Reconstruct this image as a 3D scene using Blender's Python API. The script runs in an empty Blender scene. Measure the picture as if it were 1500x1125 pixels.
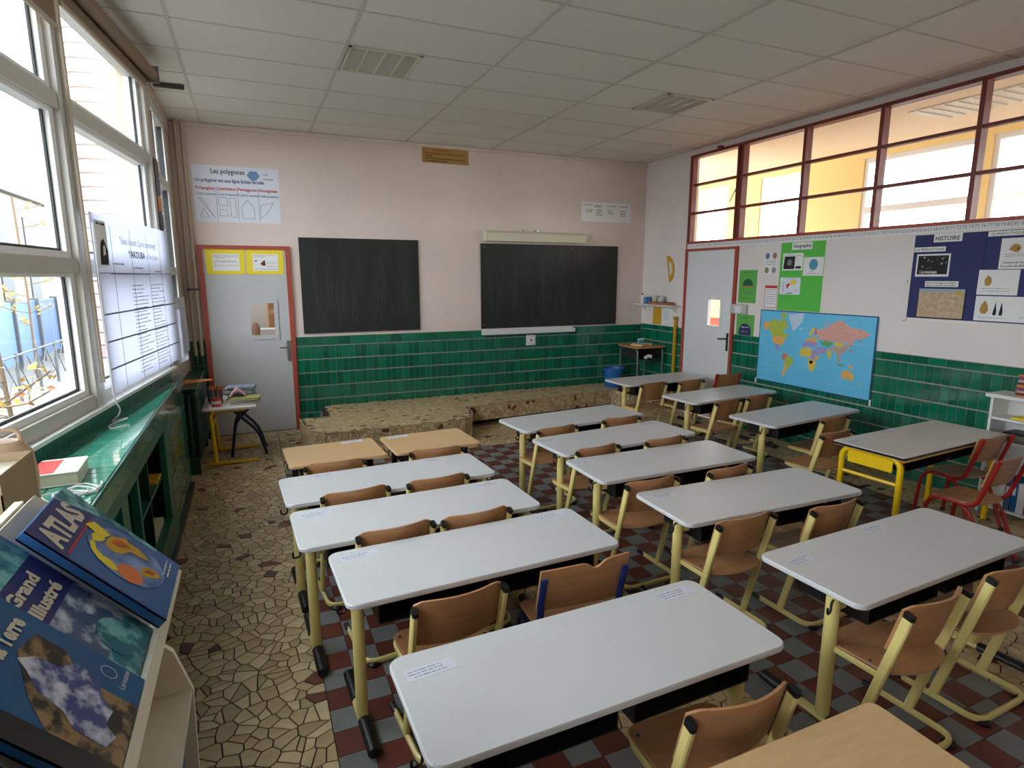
import bpy, math, random
import numpy as np
from mathutils import Matrix, Vector
random.seed(7)
scn = bpy.context.scene
COL = scn.collection

# ------------------------------------------------------------------ camera
H_CAM = 1.9
YAW, PITCH, ROLL = 0.411687, 0.179141, -0.000419
cy_, sy_, cp_, sp_ = math.cos(YAW), math.sin(YAW), math.cos(PITCH), math.sin(PITCH)
fw = Vector((sy_*cp_, cy_*cp_, -sp_)); rt = Vector((cy_, -sy_, 0)); up = rt.cross(fw)
r2 = rt*math.cos(ROLL) + up*math.sin(ROLL); u2 = -rt*math.sin(ROLL) + up*math.cos(ROLL)
cam_d = bpy.data.cameras.new('camera'); cam = bpy.data.objects.new('camera', cam_d); COL.objects.link(cam)
cam_d.sensor_width = 36.0; cam_d.lens = 36.0*867.3/1500.0; cam_d.clip_start = 0.05; cam_d.clip_end = 300
m = Matrix((r2, u2, -fw)).transposed().to_4x4(); m.translation = (0, 0, H_CAM)
cam.matrix_world = m
scn.camera = cam

# ------------------------------------------------------------------ overcast daylight
world = bpy.data.worlds.new('overcast_sky'); scn.world = world; world.use_nodes = True
wn = world.node_tree.nodes; bg = wn['Background']
bg.inputs['Color'].default_value = (0.87, 0.94, 1.0, 1); bg.inputs['Strength'].default_value = 11.5
scn.view_settings.view_transform = 'Standard'; scn.view_settings.look = 'None'
scn.view_settings.exposure = 0.0; scn.view_settings.gamma = 1.0
scn.view_settings.use_curve_mapping = False
scn.cycles.use_denoising = True
scn.cycles.max_bounces = 14; scn.cycles.diffuse_bounces = 8; scn.cycles.transparent_max_bounces = 24
scn.cycles.sample_clamp_indirect = 6.0
scn.cycles.caustics_reflective = False; scn.cycles.caustics_refractive = False

def portal(x, y, z, sx, sz, rot):
    d = bpy.data.lights.new('window_portal', 'AREA'); d.shape = 'RECTANGLE'; d.size = sx; d.size_y = sz
    d.cycles.is_portal = True
    o = bpy.data.objects.new('window_portal', d); COL.objects.link(o)
    o.location = (x, y, z); o.rotation_euler = rot

# ------------------------------------------------------------------ materials
def lin(c):
    return tuple(((v/255)/12.92 if v/255 <= .04045 else ((v/255+.055)/1.055)**2.4) for v in c)
def mat(name, rgb, rough=.5, metal=0, var=None, noise=None, bump=None, coat=0, spec=.5, trans=0, attr=None):
    """procedural material; var=(amount) object-random value shift, attr = per-face attribute shift, noise=(scale,amount,stretch)"""
    m = bpy.data.materials.new(name); m.use_nodes = True
    nt = m.node_tree; N = nt.nodes; L = nt.links; b = N['Principled BSDF']
    b.inputs['Base Color'].default_value = (*lin(rgb), 1); b.inputs['Roughness'].default_value = rough
    b.inputs['Metallic'].default_value = metal; b.inputs['Coat Weight'].default_value = coat
    b.inputs['Specular IOR Level'].default_value = spec; b.inputs['Transmission Weight'].default_value = trans
    col = None
    def rgbnode():
        r = N.new('ShaderNodeRGB'); r.outputs[0].default_value = (*lin(rgb), 1); return r.outputs[0]
    if noise:
        tc = N.new('ShaderNodeTexCoord'); mp = N.new('ShaderNodeMapping'); nz = N.new('ShaderNodeTexNoise')
        L.new(tc.outputs['Object'], mp.inputs[0]); L.new(mp.outputs[0], nz.inputs['Vector'])
        nz.inputs['Scale'].default_value = noise[0]; nz.inputs['Detail'].default_value = 5
        if len(noise) > 2: mp.inputs['Scale'].default_value = noise[2]
        h = N.new('ShaderNodeHueSaturation'); col = col or rgbnode(); L.new(col, h.inputs['Color'])
        mr = N.new('ShaderNodeMapRange'); mr.inputs[1].default_value = .3; mr.inputs[2].default_value = .7
        mr.inputs[3].default_value = 1-noise[1]; mr.inputs[4].default_value = 1+noise[1]
        L.new(nz.outputs['Fac'], mr.inputs[0]); L.new(mr.outputs[0], h.inputs['Value']); col = h.outputs[0]
        if bump:
            bp = N.new('ShaderNodeBump'); bp.inputs['Strength'].default_value = bump; bp.inputs['Distance'].default_value = .002
            L.new(nz.outputs['Fac'], bp.inputs['Height']); L.new(bp.outputs[0], b.inputs['Normal'])
    if var or attr:
        h = N.new('ShaderNodeHueSaturation'); col = col or rgbnode(); L.new(col, h.inputs['Color'])
        if attr:
            src = N.new('ShaderNodeAttribute'); src.attribute_name = 'rnd'; so = src.outputs['Fac']; amt = attr
        else:
            src = N.new('ShaderNodeObjectInfo'); so = src.outputs['Random']; amt = var
        mr = N.new('ShaderNodeMapRange'); mr.inputs[3].default_value = 1-amt; mr.inputs[4].default_value = 1+amt
        L.new(so, mr.inputs[0]); L.new(mr.outputs[0], h.inputs['Value']); col = h.outputs[0]
    if col: L.new(col, b.inputs['Base Color'])
    return m
def mosaic_mat(name):
    m = bpy.data.materials.new(name); m.use_nodes = True
    nt = m.node_tree; N = nt.nodes; L = nt.links; b = N['Principled BSDF']
    a = N.new('ShaderNodeAttribute'); a.attribute_name = 'rnd'
    cr = N.new('ShaderNodeValToRGB'); el = cr.color_ramp.elements; cr.color_ramp.interpolation = 'CONSTANT'
    cols = [(0, (104, 56, 42)), (.022, (78, 58, 50)), (.035, (186, 162, 122)), (.3, (198, 175, 135)), (.55, (180, 156, 116)), (.75, (206, 184, 146)), (.9, (170, 148, 112))]
    el[0].position = 0; el[0].color = (*lin(cols[0][1]), 1); el[1].position = cols[1][0]; el[1].color = (*lin(cols[1][1]), 1)
    for p, c in cols[2:]:
        e = el.new(p); e.color = (*lin(c), 1)
    L.new(a.outputs['Fac'], cr.inputs[0])
    tc = N.new('ShaderNodeTexCoord'); nz = N.new('ShaderNodeTexNoise'); nz.inputs['Scale'].default_value = 14; nz.inputs['Detail'].default_value = 6
    L.new(tc.outputs['Object'], nz.inputs['Vector'])
    h = N.new('ShaderNodeHueSaturation'); mr = N.new('ShaderNodeMapRange'); mr.inputs[1].default_value = .3; mr.inputs[2].default_value = .7; mr.inputs[3].default_value = .86; mr.inputs[4].default_value = 1.1
    L.new(nz.outputs['Fac'], mr.inputs[0]); L.new(mr.outputs[0], h.inputs['Value']); L.new(cr.outputs[0], h.inputs['Color'])
    L.new(h.outputs[0], b.inputs['Base Color']); b.inputs['Roughness'].default_value = .42
    return m
def photo_mat(name, c0, c1, scale):
    m = bpy.data.materials.new(name); m.use_nodes = True; N = m.node_tree.nodes; L = m.node_tree.links; b = N['Principled BSDF']
    tc = N.new('ShaderNodeTexCoord'); nz = N.new('ShaderNodeTexNoise'); nz.inputs['Scale'].default_value = scale; nz.inputs['Detail'].default_value = 8
    cr = N.new('ShaderNodeValToRGB'); e = cr.color_ramp.elements; e[0].position = .42; e[1].position = .58; e[0].color = (*lin(c0), 1); e[1].color = (*lin(c1), 1)
    L.new(tc.outputs['Object'], nz.inputs['Vector']); L.new(nz.outputs['Fac'], cr.inputs[0]); L.new(cr.outputs[0], b.inputs['Base Color']); b.inputs['Roughness'].default_value = .35
    return m
def glass_mat(name, tint=(1, 1, 1), refl=.06):
    m = bpy.data.materials.new(name); m.use_nodes = True
    nt = m.node_tree; N = nt.nodes; L = nt.links
    for n in list(N): N.remove(n)
    o = N.new('ShaderNodeOutputMaterial'); t = N.new('ShaderNodeBsdfTransparent'); g = N.new('ShaderNodeBsdfGlossy'); mx = N.new('ShaderNodeMixShader')
    t.inputs[0].default_value = (*tint, 1); g.inputs['Roughness'].default_value = .02; mx.inputs[0].default_value = refl
    L.new(t.outputs[0], mx.inputs[1]); L.new(g.outputs[0], mx.inputs[2]); L.new(mx.outputs[0], o.inputs[0])
    return m

M = dict(
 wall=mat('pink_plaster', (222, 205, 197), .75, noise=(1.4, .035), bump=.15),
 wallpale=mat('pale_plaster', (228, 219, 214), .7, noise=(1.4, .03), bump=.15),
 doorpale=mat('pale_door_paint', (222, 223, 224), .5, noise=(3, .02)),
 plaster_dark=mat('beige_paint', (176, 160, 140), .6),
 ceil=mat('ceiling_tile', (228, 225, 217), .9, var=.025, noise=(160, .05), bump=.25),
 ceilgrid=mat('ceiling_grid', (204, 198, 186), .6),
 green=mat('green_glazed_tile', (12, 104, 78), .12, var=.28, coat=.3),
 green_a=mat('green_glazed_tile_run', (12, 104, 78), .12, attr=.28, coat=.3),
 greenpaint=mat('green_gloss_paint', (18, 92, 74), .3),
 greendark=mat('dark_green_iron', (10, 52, 38), .35),
 ledge=mat('pale_green_tile', (66, 150, 126), .05, var=.12, coat=.5),
 grout=mat('grey_grout', (150, 148, 138), .9, noise=(30, .12)),
 grout_dark=mat('dark_mortar', (52, 44, 36), .9, noise=(30, .15)),
 mosaic=mosaic_mat('broken_marble'),
 chk_grey=mat('grey_cement_tile', (116, 117, 116), .45, var=.10, noise=(9, .08)),
 chk_red=mat('red_cement_tile', (98, 47, 36), .45, var=.14, noise=(9, .08)),
 chk_grey_a=mat('grey_cement_tile_run', (116, 117, 116), .45, attr=.10, noise=(9, .08)),
 chk_red_a=mat('red_cement_tile_run', (98, 47, 36), .45, attr=.14, noise=(9, .08)),
 white=mat('white_laminate', (206, 207, 208), .33, noise=(6, .02)),
 whiteedge=mat('white_edge', (226, 226, 226), .4),
 greylam=mat('grey_laminate', (216, 208, 200), .35, noise=(6, .03)),
 beech=mat('beech_plywood', (176, 127, 86), .38, noise=(5, .12, (1, 9, 9))),
 beechtop=mat('beech_laminate', (208, 172, 124), .4, noise=(4, .07, (2, 14, 14))),
 yellow=mat('pale_yellow_enamel', (222, 204, 130), .35),
 yellow2=mat('strong_yellow_enamel', (238, 196, 22), .35),
 black=mat('black_plastic', (18, 18, 19), .4),
 redtube=mat('red_enamel', (156, 28, 28), .3),
 blue=mat('blue_enamel', (28, 48, 120), .35),
 navy=mat('navy_enamel', (20, 26, 62), .35),
 redpaint=mat('brick_red_paint', (168, 74, 56), .5),
 brownpaint=mat('red_brown_paint', (122, 48, 36), .5),
 doorgrey=mat('door_grey', (188, 189, 190), .5, noise=(3, .02)),
 alu=mat('aluminium_frame', (190, 186, 178), .4, metal=.0),
 aluL=mat('white_window_frame', (222, 222, 220), .45),
 rubber=mat('black_gasket', (20, 22, 24), .6),
 board=mat('blackboard_slate', (34, 38, 36), .5, noise=(2.2, .35, (3, 3, .6))),
 chrome=mat('steel', (170, 170, 168), .3, metal=.9),
 steel_dark=mat('dark_steel', (70, 70, 70), .4, metal=.6),
 paper=mat('paper', (232, 231, 230), .7),
 paperblue=mat('cool_white_paper', (222, 226, 238), .6),
 kraft=mat('tan_paper', (176, 134, 66), .7),
 stickerpaper=mat('sticker_paper', (212, 215, 226), .5),
 stickerink=mat('sticker_ink', (146, 150, 166), .6),
 ink=mat('black_ink', (22, 22, 24), .7),
 inkgrey=mat('grey_ink', (120, 120, 126), .7),
 inkblue=mat('blue_ink', (30, 50, 130), .7),
 inkred=mat('red_ink', (200, 50, 40), .7),
 brightyellow=mat('yellow_card', (236, 214, 50), .65),
 green_card=mat('bright_green_card', (88, 190, 70), .65),
 green_card2=mat('leaf_green_card', (96, 172, 74), .65),
 navycard=mat('navy_card', (34, 40, 96), .65),
 mustard=mat('mustard_paint', (206, 158, 34), .5),
 cream=mat('cream_laminate', (214, 205, 184), .45),
 cardboard=mat('cardboard', (160, 136, 106), .8, noise=(12, .05)),
 leather=mat('beige_vinyl', (196, 168, 136), .5),
 curtain=mat('beige_curtain', (206, 178, 134), .85),
 blind=mat('brown_blind_fabric', (132, 112, 90), .85),
 bucket=mat('blue_plastic', (30, 98, 168), .35),
 lampcream=mat('cream_enamel', (214, 208, 184), .4),
 louvre=mat('louvre_metal', (214, 210, 198), .4),
 corrwall=mat('corridor_yellow', (236, 208, 142), .7),
 corrceil=mat('corridor_ceiling', (232, 214, 186), .8),
 cov_stone=mat('worn_stone_edge', (170, 148, 114), .5, noise=(20, .1)),
 glass=glass_mat('window_glass', (.96, .97, .97), .05),
 glass2=glass_mat('clerestory_glass', (.98, .97, .95), .03),
 asphalt=mat('pale_pavement', (98, 97, 95), .9, noise=(1.5, .06)),
 brick=mat('orange_brick', (172, 142, 130), .85, var=.08, noise=(9, .12, (1, 1, 4))),
 brickjoint=mat('grey_mortar', (112, 112, 112), .9),
 facade=mat('pale_facade', (140, 132, 120), .9, noise=(.6, .05)),
 hoarding=mat('blue_hoarding', (92, 118, 160), .6, noise=(1, .08)),
 railing=mat('grey_iron', (70, 72, 74), .6),
 bark=mat('bark', (96, 78, 60), .9),
 leaf=mat('yellow_leaf', (170, 140, 62), .7, attr=.25),
 leafred=mat('rust_leaf', (160, 104, 70), .7, attr=.2),
)

# ------------------------------------------------------------------ mesh builder
class MB:
    def __init__(s): s.v = []; s.f = []; s.rnd = []; s.smooth = False
    def add(s, vs, fs, rnd=None):
        o = len(s.v); s.v += [tuple(v) for v in vs]; s.f += [tuple(i+o for i in f) for f in fs]
        if rnd is not None: s.rnd += [rnd]*len(fs)
        return s
    def box(s, x0, x1, y0, y1, z0, z1, rnd=None, T=None):
        vs = [(x, y, z) for z in (z0, z1) for (x, y) in ((x0, y0), (x1, y0), (x1, y1), (x0, y1))]
        if T is not None: vs = [T @ Vector(v) for v in vs]
        return s.add(vs, [(3, 2, 1, 0), (4, 5, 6, 7), (0, 1, 5, 4), (1, 2, 6, 5), (2, 3, 7, 6), (3, 0, 4, 7)], rnd)
    def cbox(s, x0, x1, y0, y1, z0, z1, c=.004, rnd=None):
        """box with chamfered top/bottom/vertical edges (stacked rings)"""
        def ring(i, z): 
            k = i
            return [(x0+k, y0+c, z), (x0+c, y0+k, z), (x1-c, y0+k, z), (x1-k, y0+c, z), (x1-k, y1-c, z), (x1-c, y1-k, z), (x0+c, y1-k, z), (x0+k, y1-c, z)]
        return s.rings([ring(c*.9, z0), ring(0, z0+c), ring(0, z1-c), ring(c*.9, z1)], rnd)
    def rings(s, rs, rnd=None, close=True, cap=True):
        n = len(rs[0]); vs = [p for r in rs for p in r]; fs = []
        for k in range(len(rs)-1):
            for i in range(n if close else n-1):
                j = (i+1) % n; fs.append((k*n+i, k*n+j, (k+1)*n+j, (k+1)*n+i))
        if cap: fs.append(tuple(range(n-1, -1, -1))); fs.append(tuple((len(rs)-1)*n+i for i in range(n)))
        return s.add(vs, fs, rnd)
    def prism(s, poly, z0, z1, c=0, rnd=None):
        if c <= 0: return s.rings([[(x, y, z0) for x, y in poly], [(x, y, z1) for x, y in poly]], rnd)
        cx = sum(p[0] for p in poly)/len(poly); cy = sum(p[1] for p in poly)/len(poly)
        def sh(k):
            out = []
            for x, y in poly:
                dx, dy = x-cx, y-cy; d = math.hypot(dx, dy) or 1; out.append((x-dx/d*k, y-dy/d*k))
            return out
        a = sh(c)
        return s.rings([[(x, y, z0) for x, y in a], [(x, y, z0+c) for x, y in poly], [(x, y, z1-c) for x, y in poly], [(x, y, z1) for x, y in a]], rnd)
    def tube(s, pts, r, n=8, ry=None, closed=False, upv=(0, 0, 1), sq=False):
        """swept tube, r half-width along side axis, ry half-width along the other axis"""
        P = [Vector(p) for p in pts]; rs = []; ry = ry or r; U = Vector(upv); prev = None
        for i, p in enumerate(P):
            if closed: t = (P[(i+1) % len(P)]-P[i-1])
            else: t = P[min(i+1, len(P)-1)]-P[max(i-1, 0)]
            t.normalize()
            a = t.cross(U)
            if a.length < .05: a = prev if prev is not None else t.cross(Vector((0, 1, 0)))
            a = a - t*a.dot(t); a.normalize()
            if prev is not None and a.dot(prev) < 0: a = -a
            prev = a; b = t.cross(a)
            if sq: rs.append([p + a*(r*x_) + b*(ry*y_) for x_, y_ in ((1, -.55), (1, .55), (.7, 1), (-.7, 1), (-1, .55), (-1, -.55), (-.7, -1), (.7, -1))])
            else: rs.append([p + a*(r*math.cos(2*math.pi*k/n)) + b*(ry*math.sin(2*math.pi*k/n)) for k in range(n)])
        if closed: rs.append(rs[0])
        s.smooth = True
        return s.rings(rs, cap=not closed)
    def lathe(s, prof, n=20, cx=0, cy=0):
        rs = [[(cx+r*math.cos(2*math.pi*k/n), cy+r*math.sin(2*math.pi*k/n), z) for k in range(n)] for r, z in prof]
        s.smooth = True
        return s.rings(rs)
    def build(s, name, m, parent=None, kind=None, loc=None, label=None):
        me = bpy.data.meshes.new(name); me.from_pydata(s.v, [], s.f); me.update()
        if s.rnd and len(s.rnd) == len(s.f):
            at = me.attributes.new('rnd', 'FLOAT', 'FACE'); at.data.foreach_set('value', s.rnd)
        if s.smooth:
            me.shade_smooth(); me.set_sharp_from_angle(angle=math.radians(38))
        me.materials.append(M[m] if isinstance(m, str) else m)
        return link(name, me, parent, kind, loc, label)
def link(name, me, parent=None, kind=None, loc=None, label=None):
    o = bpy.data.objects.new(name, me); COL.objects.link(o)
    if parent is not None: o.parent = parent
    if loc is not None: o.location = loc
    if kind: o['kind'] = kind
    if label: o['label'] = label
    return o
def tag(o, label, cat, group=None):
    o['label'] = label; o['category'] = cat
    if group: o['group'] = group
    return o
def thing(name, label, cat, loc=(0, 0, 0), rz=0, group=None):
    o = bpy.data.objects.new(name, None); COL.objects.link(o); o.empty_display_size = .05
    o.location = loc; o.rotation_euler = (0, 0, rz); return tag(o, label, cat, group)
def children(o): return [c for c in bpy.data.objects if c.parent == o]
KIDS = {}
def copy_tree(o, parent=None):
    if o.name not in KIDS: KIDS[o.name] = children(o)
    c = o.copy(); COL.objects.link(c); c.parent = parent
    for k in KIDS[o.name]: copy_tree(k, c)
    return c
def rrect(x0, x1, y0, y1, r, n=5):
    out = []
    for cx, cy, a0 in ((x1-r, y0+r, -90), (x1-r, y1-r, 0), (x0+r, y1-r, 90), (x0+r, y0+r, 180)):
        for i in range(n+1):
            a = math.radians(a0+90*i/n); out.append((cx+r*math.cos(a), cy+r*math.sin(a)))
    return out
def arc(p, q, r, n=4): pass
def bend(pts, r, n=4):
    """round the corners of a polyline"""
    P = [Vector(p) for p in pts]; out = [P[0]]
    for i in range(1, len(P)-1):
        a = P[i-1]-P[i]; b = P[i+1]-P[i]; k = min(r, a.length*.49, b.length*.49); a.normalize(); b.normalize()
        p0 = P[i]+a*k; p1 = P[i]+b*k
        for j in range(n+1):
            t = j/n; out.append(p0*(1-t)**2 + P[i]*2*t*(1-t) + p1*t*t)
    out.append(P[-1]); return out
# flat prints: a frame (origin, u axis, v axis) for things hung on a wall
def frame(o, u, v):
    u = Vector(u).normalized(); v = Vector(v).normalized(); n = u.cross(v)
    mm = Matrix((u, v, n)).transposed().to_4x4(); mm.translation = o; return mm
def sheet(name, label, cat, fr, w, h, m, t=.002, group=None, z=0):
    o = MB().box(0, w, 0, h, z, z+t).build(name, m); o.matrix_world = fr; return tag(o, label, cat, group)
def patch(name, parent, u0, u1, v0, v1, m, z=.0025, t=.0008, rot=0):
    b = MB(); T = None
    if rot: T = Matrix.Translation(((u0+u1)/2, (v0+v1)/2, 0)) @ Matrix.Rotation(rot, 4, 'Z') @ Matrix.Translation((-(u0+u1)/2, -(v0+v1)/2, 0))
    b.box(u0, u1, v0, v1, z, z+t, T=T); return b.build(name, m, parent)
def polyprint(name, parent, poly, m, z=.003, t=.0006):
    return MB().prism(poly, z, z+t).build(name, m, parent)
_fc = {}
def text(parent, s, u, v, size, m, z=.004, bold=0, align='LEFT', width=None, shear=0, name='lettering', rot=0):
    cu = bpy.data.curves.new('t', 'FONT'); cu.body = s; cu.size = size; cu.align_x = align; cu.shear = shear; cu.offset = bold; cu.resolution_u = 2
    ob = bpy.data.objects.new('t', cu); me = bpy.data.meshes.new_from_object(ob)
    bpy.data.objects.remove(ob); bpy.data.curves.remove(cu)
    if width and len(me.vertices):
        xs = [q.co.x for q in me.vertices]; k = width/(max(xs)-min(xs)); x0 = min(xs)
        for q in me.vertices: q.co.x = (q.co.x-x0)*k
    me.materials.clear(); me.materials.append(M[m])
    o = link(name, me, parent); o.location = (u, v, z); o.rotation_euler = (0, 0, rot); return o
def lines(name, parent, rows, m, th=.004, z=.0035):
    """rows of illegible print: (u0,u1,v)"""
    b = MB()
    for u0, u1, v in rows:
        u = u0
        while u < u1:
            w = random.uniform(.25, 1.0)*th*7; b.box(u, min(u+w, u1), v, v+th*random.uniform(.7, 1.1), z, z+.0005); u += w+th*1.2
    return b.build(name, m, parent, kind='stuff')
# ================================================================== SETTING
XR, YB, ZC, YF = 5.63, 7.78, 3.58, -3.0
def XW(y): return -.65 + .125*(y-5.78)          # plane of the slanting window wall
def struct(o): o['kind'] = 'structure'; return o
def wall_rects(a0, a1, z0, z1, ops):
    A = sorted({a0, a1, *[o[0] for o in ops], *[o[1] for o in ops]}); Z = sorted({z0, z1, *[o[2] for o in ops], *[o[3] for o in ops]})
    out = []
    for i in range(len(A)-1):
        for j in range(len(Z)-1):
            am, zm = (A[i]+A[i+1])/2, (Z[j]+Z[j+1])/2
            if a0 < am < a1 and z0 < zm < z1 and not any(o[0] < am < o[1] and o[2] < zm < o[3] for o in ops): out.append((A[i], A[i+1], Z[j], Z[j+1]))
    return out
# --- Voronoi pieces of the broken-marble floor
def voronoi(x0, x1, y0, y1, size, gap):
    nx = max(1, round((x1-x0)/size)); ny = max(1, round((y1-y0)/size)); sx = (x1-x0)/nx; sy = (y1-y0)/ny; S = {}
    for i in range(nx):
        for j in range(ny):
            S[i, j] = (min(x1-.004, max(x0+.004, x0+(i+.5+random.uniform(-.8, .8))*sx)), min(y1-.004, max(y0+.004, y0+(j+.5+random.uniform(-.8, .8))*sy)))
    def clip(poly, px, py, nx_, ny_):
        out = []; n = len(poly); d = [(p[0]-px)*nx_+(p[1]-py)*ny_ for p in poly]
        for i in range(n):
            a, b = poly[i], poly[(i+1) % n]; da, db = d[i], d[(i+1) % n]
            if da <= 0: out.append(a)
            if (da < 0 < db) or (db < 0 < da):
                t = da/(da-db); out.append((a[0]+(b[0]-a[0])*t, a[1]+(b[1]-a[1])*t))
        return out
    g = gap/2; res = []
    for (i, j), (cx, cy) in S.items():
        poly = [(max(x0+g, cx-2.5*sx), max(y0+g, cy-2.5*sy)), (min(x1-g, cx+2.5*sx), max(y0+g, cy-2.5*sy)), (min(x1-g, cx+2.5*sx), min(y1-g, cy+2.5*sy)), (max(x0+g, cx-2.5*sx), min(y1-g, cy+2.5*sy))]
        for di in (0, -1, 1, -2, 2, -3, 3):
            for dj in (0, -1, 1, -2, 2, -3, 3):
                q = S.get((i+di, j+dj))
                if q is None or (di == 0 and dj == 0): continue
                dx, dy = q[0]-cx, q[1]-cy; L = math.hypot(dx, dy)
                if L < 1e-6: continue
                poly = clip(poly, (cx+q[0])/2-dx/L*g, (cy+q[1])/2-dy/L*g, dx/L, dy/L)
                if len(poly) < 3: break
            if len(poly) < 3: break
        if len(poly) >= 3:
            # drop near-duplicate corners
            pp = [p for k, p in enumerate(poly) if math.hypot(p[0]-poly[k-1][0], p[1]-poly[k-1][1]) > .0015]
            if len(pp) >= 3: res.append(pp)
    return res

# ---------------------------------------------------------------- floor
floor = struct(MB().box(-2.0, XR, YF, YB, -.12, -.006).build('floor', 'grout_dark'))
def area(p): return abs(sum(p[i][0]*p[(i+1) % len(p)][1]-p[(i+1) % len(p)][0]*p[i][1] for i in range(len(p))))/2
cells = []
for r in [(-.70, .19, 1.0, 7.78), (1.31, 1.98, 1.0, 6.1), (3.10, 3.88, -1.0, 6.1), (5.03, XR, -1.0, 6.1), (.19, XR, 6.1, 7.3), (.19, .78, 7.3, 7.775), (-.7, .19, -.6, 1.0), (1.31, 1.98, -.6, 1.0)]:
    cells += voronoi(*r, .068, .0065)
def centre(p): return (sum(q[0] for q in p)/len(p), sum(q[1] for q in p)/len(p))
cen = [centre(p) for p in cells]
# the pieces that show largest lie in the open aisle beside the window ledge
def shown(i):
    x, y = cen[i]
    return (-.58 < x < .17 and y > 2.3)
order = sorted([i for i in range(len(cells)) if shown(i)], key=lambda i: cen[i][0]**2+cen[i][1]**2-8*area(cells[i]))
single = set(order[:300]); rest = MB()
for i, p in enumerate(cells):
    rv = random.random(); lift = random.uniform(-.0008, .0008)
    if i in single:
        cx, cy = cen[i]
        MB().prism([(a-cx, b-cy) for a, b in p], -.006, lift, rnd=rv).build('stone', 'mosaic', floor, loc=(cx, cy, 0))
    else: rest.prism(p, -.006, lift, rnd=rv)
rest.build('stones', 'mosaic', floor, kind='stuff')
# chequered cement tiles, three strips
T = .14
tile_me = {}
for nm in ('grey', 'red'):
    o = MB().cbox(-T/2+.0012, T/2-.0012, -T/2+.0012, T/2-.0012, -.006, 0, .0012).build('floor_tile', 'chk_'+nm); tile_me[nm] = o.data; bpy.data.objects.remove(o)
ch = []
for x0 in (.19, 1.98, 3.88):
    for i in range(8):
        for j in range(-16, 36):
            x, y = x0+T*(i+.5), 6.1-T*(36-j-.5)
            if y > -1.0: ch.append((x, y, 'grey' if (i+j) % 2 else 'red'))
vis = sorted(ch, key=lambda t: math.hypot(t[0], t[1]) + (9 if t[1] < 1.1 else 3 if .55 < t[0] < 1.25 or 3.8 < t[0] < 4.7 or 2.4 < t[0] < 2.9 else 0))
run = {'grey': MB(), 'red': MB()}
for k, (x, y, c) in enumerate(vis):
    if k < 300: link('floor_tile', tile_me[c], floor, loc=(x, y, 0))
    else: run[c].cbox(x-T/2+.0012, x+T/2-.0012, y-T/2+.0012, y+T/2-.0012, -.006, 0, .0012, rnd=random.random())
for c in run: run[c].build('floor_tiles', 'chk_'+c+'_a', floor, kind='stuff')

# ---------------------------------------------------------------- teacher's platform
plat = struct(thing('trim_1', 'low broken-marble platform with rounded corner below the blackboards', 'platform')); del plat['category']
P = [(.74, 7.77), (.74, 7.1), (.42, 7.1), (.44, 6.75), (.50, 6.48), (.62, 6.35), (.85, 6.31), (2.02, 6.31), (2.18, 6.35), (2.30, 6.46), (2.37, 6.65), (2.41, 6.94), (4.7, 7.16), (4.9, 7.0), (5.62, 6.98), (5.62, 7.77)]
P2 = [(x, y+.16 if 2.4 < x < 4.75 else y) for x, y in P]
def orient(p): return p if sum(p[i][0]*p[(i+1) % len(p)][1]-p[(i+1) % len(p)][0]*p[i][1] for i in range(len(p))) > 0 else p[::-1]
b = MB(); b.prism(orient(P), .08, .272); b.prism(orient(P2), 0, .08); b.build('slab', 'grout_dark', plat)
def inside(x, y, poly):
    c = False
    for i in range(len(poly)):
        (x1, y1), (x2, y2) = poly[i], poly[i-1]
        if (y1 > y) != (y2 > y) and x < (x2-x1)*(y-y1)/(y2-y1)+x1: c = not c
    return c
st = MB()
for c in voronoi(.40, 5.64, 6.29, 7.8, .05, .004):
    if all(inside(x, y, P) for x, y in c): st.prism(c, .27, .28+random.uniform(-.0005, .0005), rnd=random.random())
st.build('top_stones', 'mosaic', plat, kind='stuff')
edge = MB(); st = MB()
for k in range(1, len(P)-2):
    (xa, ya), (xb, yb) = P[k], P[k+1]; L = math.hypot(xb-xa, yb-ya); ux, uy = (xb-xa)/L, (yb-ya)/L; nx, ny = -uy, ux
    mx, my = (xa+xb)/2+nx*.01, (ya+yb)/2+ny*.01
    if inside(mx, my, P): nx, ny = -nx, -ny
    z0 = .08 if 2.4 < xa < 4.75 and xb < 4.75 else 0
    for c in voronoi(0, L, z0, .268, .05, .005):
        vs = [(xa+ux*s+nx*d, ya+uy*s+ny*d, z) for d in (0, .006) for s, z in c]; n = len(c)
        st.add(vs, [tuple(range(n))[::-1], tuple(range(n, 2*n))]+[(i, (i+1) % n, n+(i+1) % n, n+i) for i in range(n)], random.random())
    edge.add([(xa+nx*.01, ya+ny*.01, .268), (xb+nx*.01, yb+ny*.01, .268), (xb+nx*.01, yb+ny*.01, .282), (xa+nx*.01, ya+ny*.01, .282), (xa-nx*.006, ya-ny*.006, .282), (xb-nx*.006, yb-ny*.006, .282)], [(0, 1, 2, 3), (3, 2, 5, 4)])
st.build('riser_stones', 'mosaic', plat, kind='stuff'); edge.build('nosing', 'cov_stone', plat)

# ---------------------------------------------------------------- walls
b = MB()
for a0, a1, z0, z1 in wall_rects(-.95, 5.75, -.12, 3.7, [(-.47, .43, -.12, 2.215)]): b.box(a0, a1, YB, YB+.14, z0, z1)
wall_back = struct(b.build('wall_back', 'wall'))
b = MB()
for a0, a1, z0, z1 in wall_rects(YF, YB, -.12, 3.7, [(5.84, 6.74, -.12, 2.245), (YF, 6.755, 2.365, 3.50)]): b.box(XR, XR+.12, a0, a1, z0, z1)
wall_right = struct(b.build('wall_right', 'wallpale'))
struct(MB().box(-2.2, 5.75, YF-.14, YF, -.12, 3.7).build('wall_front', 'wall'))
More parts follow.
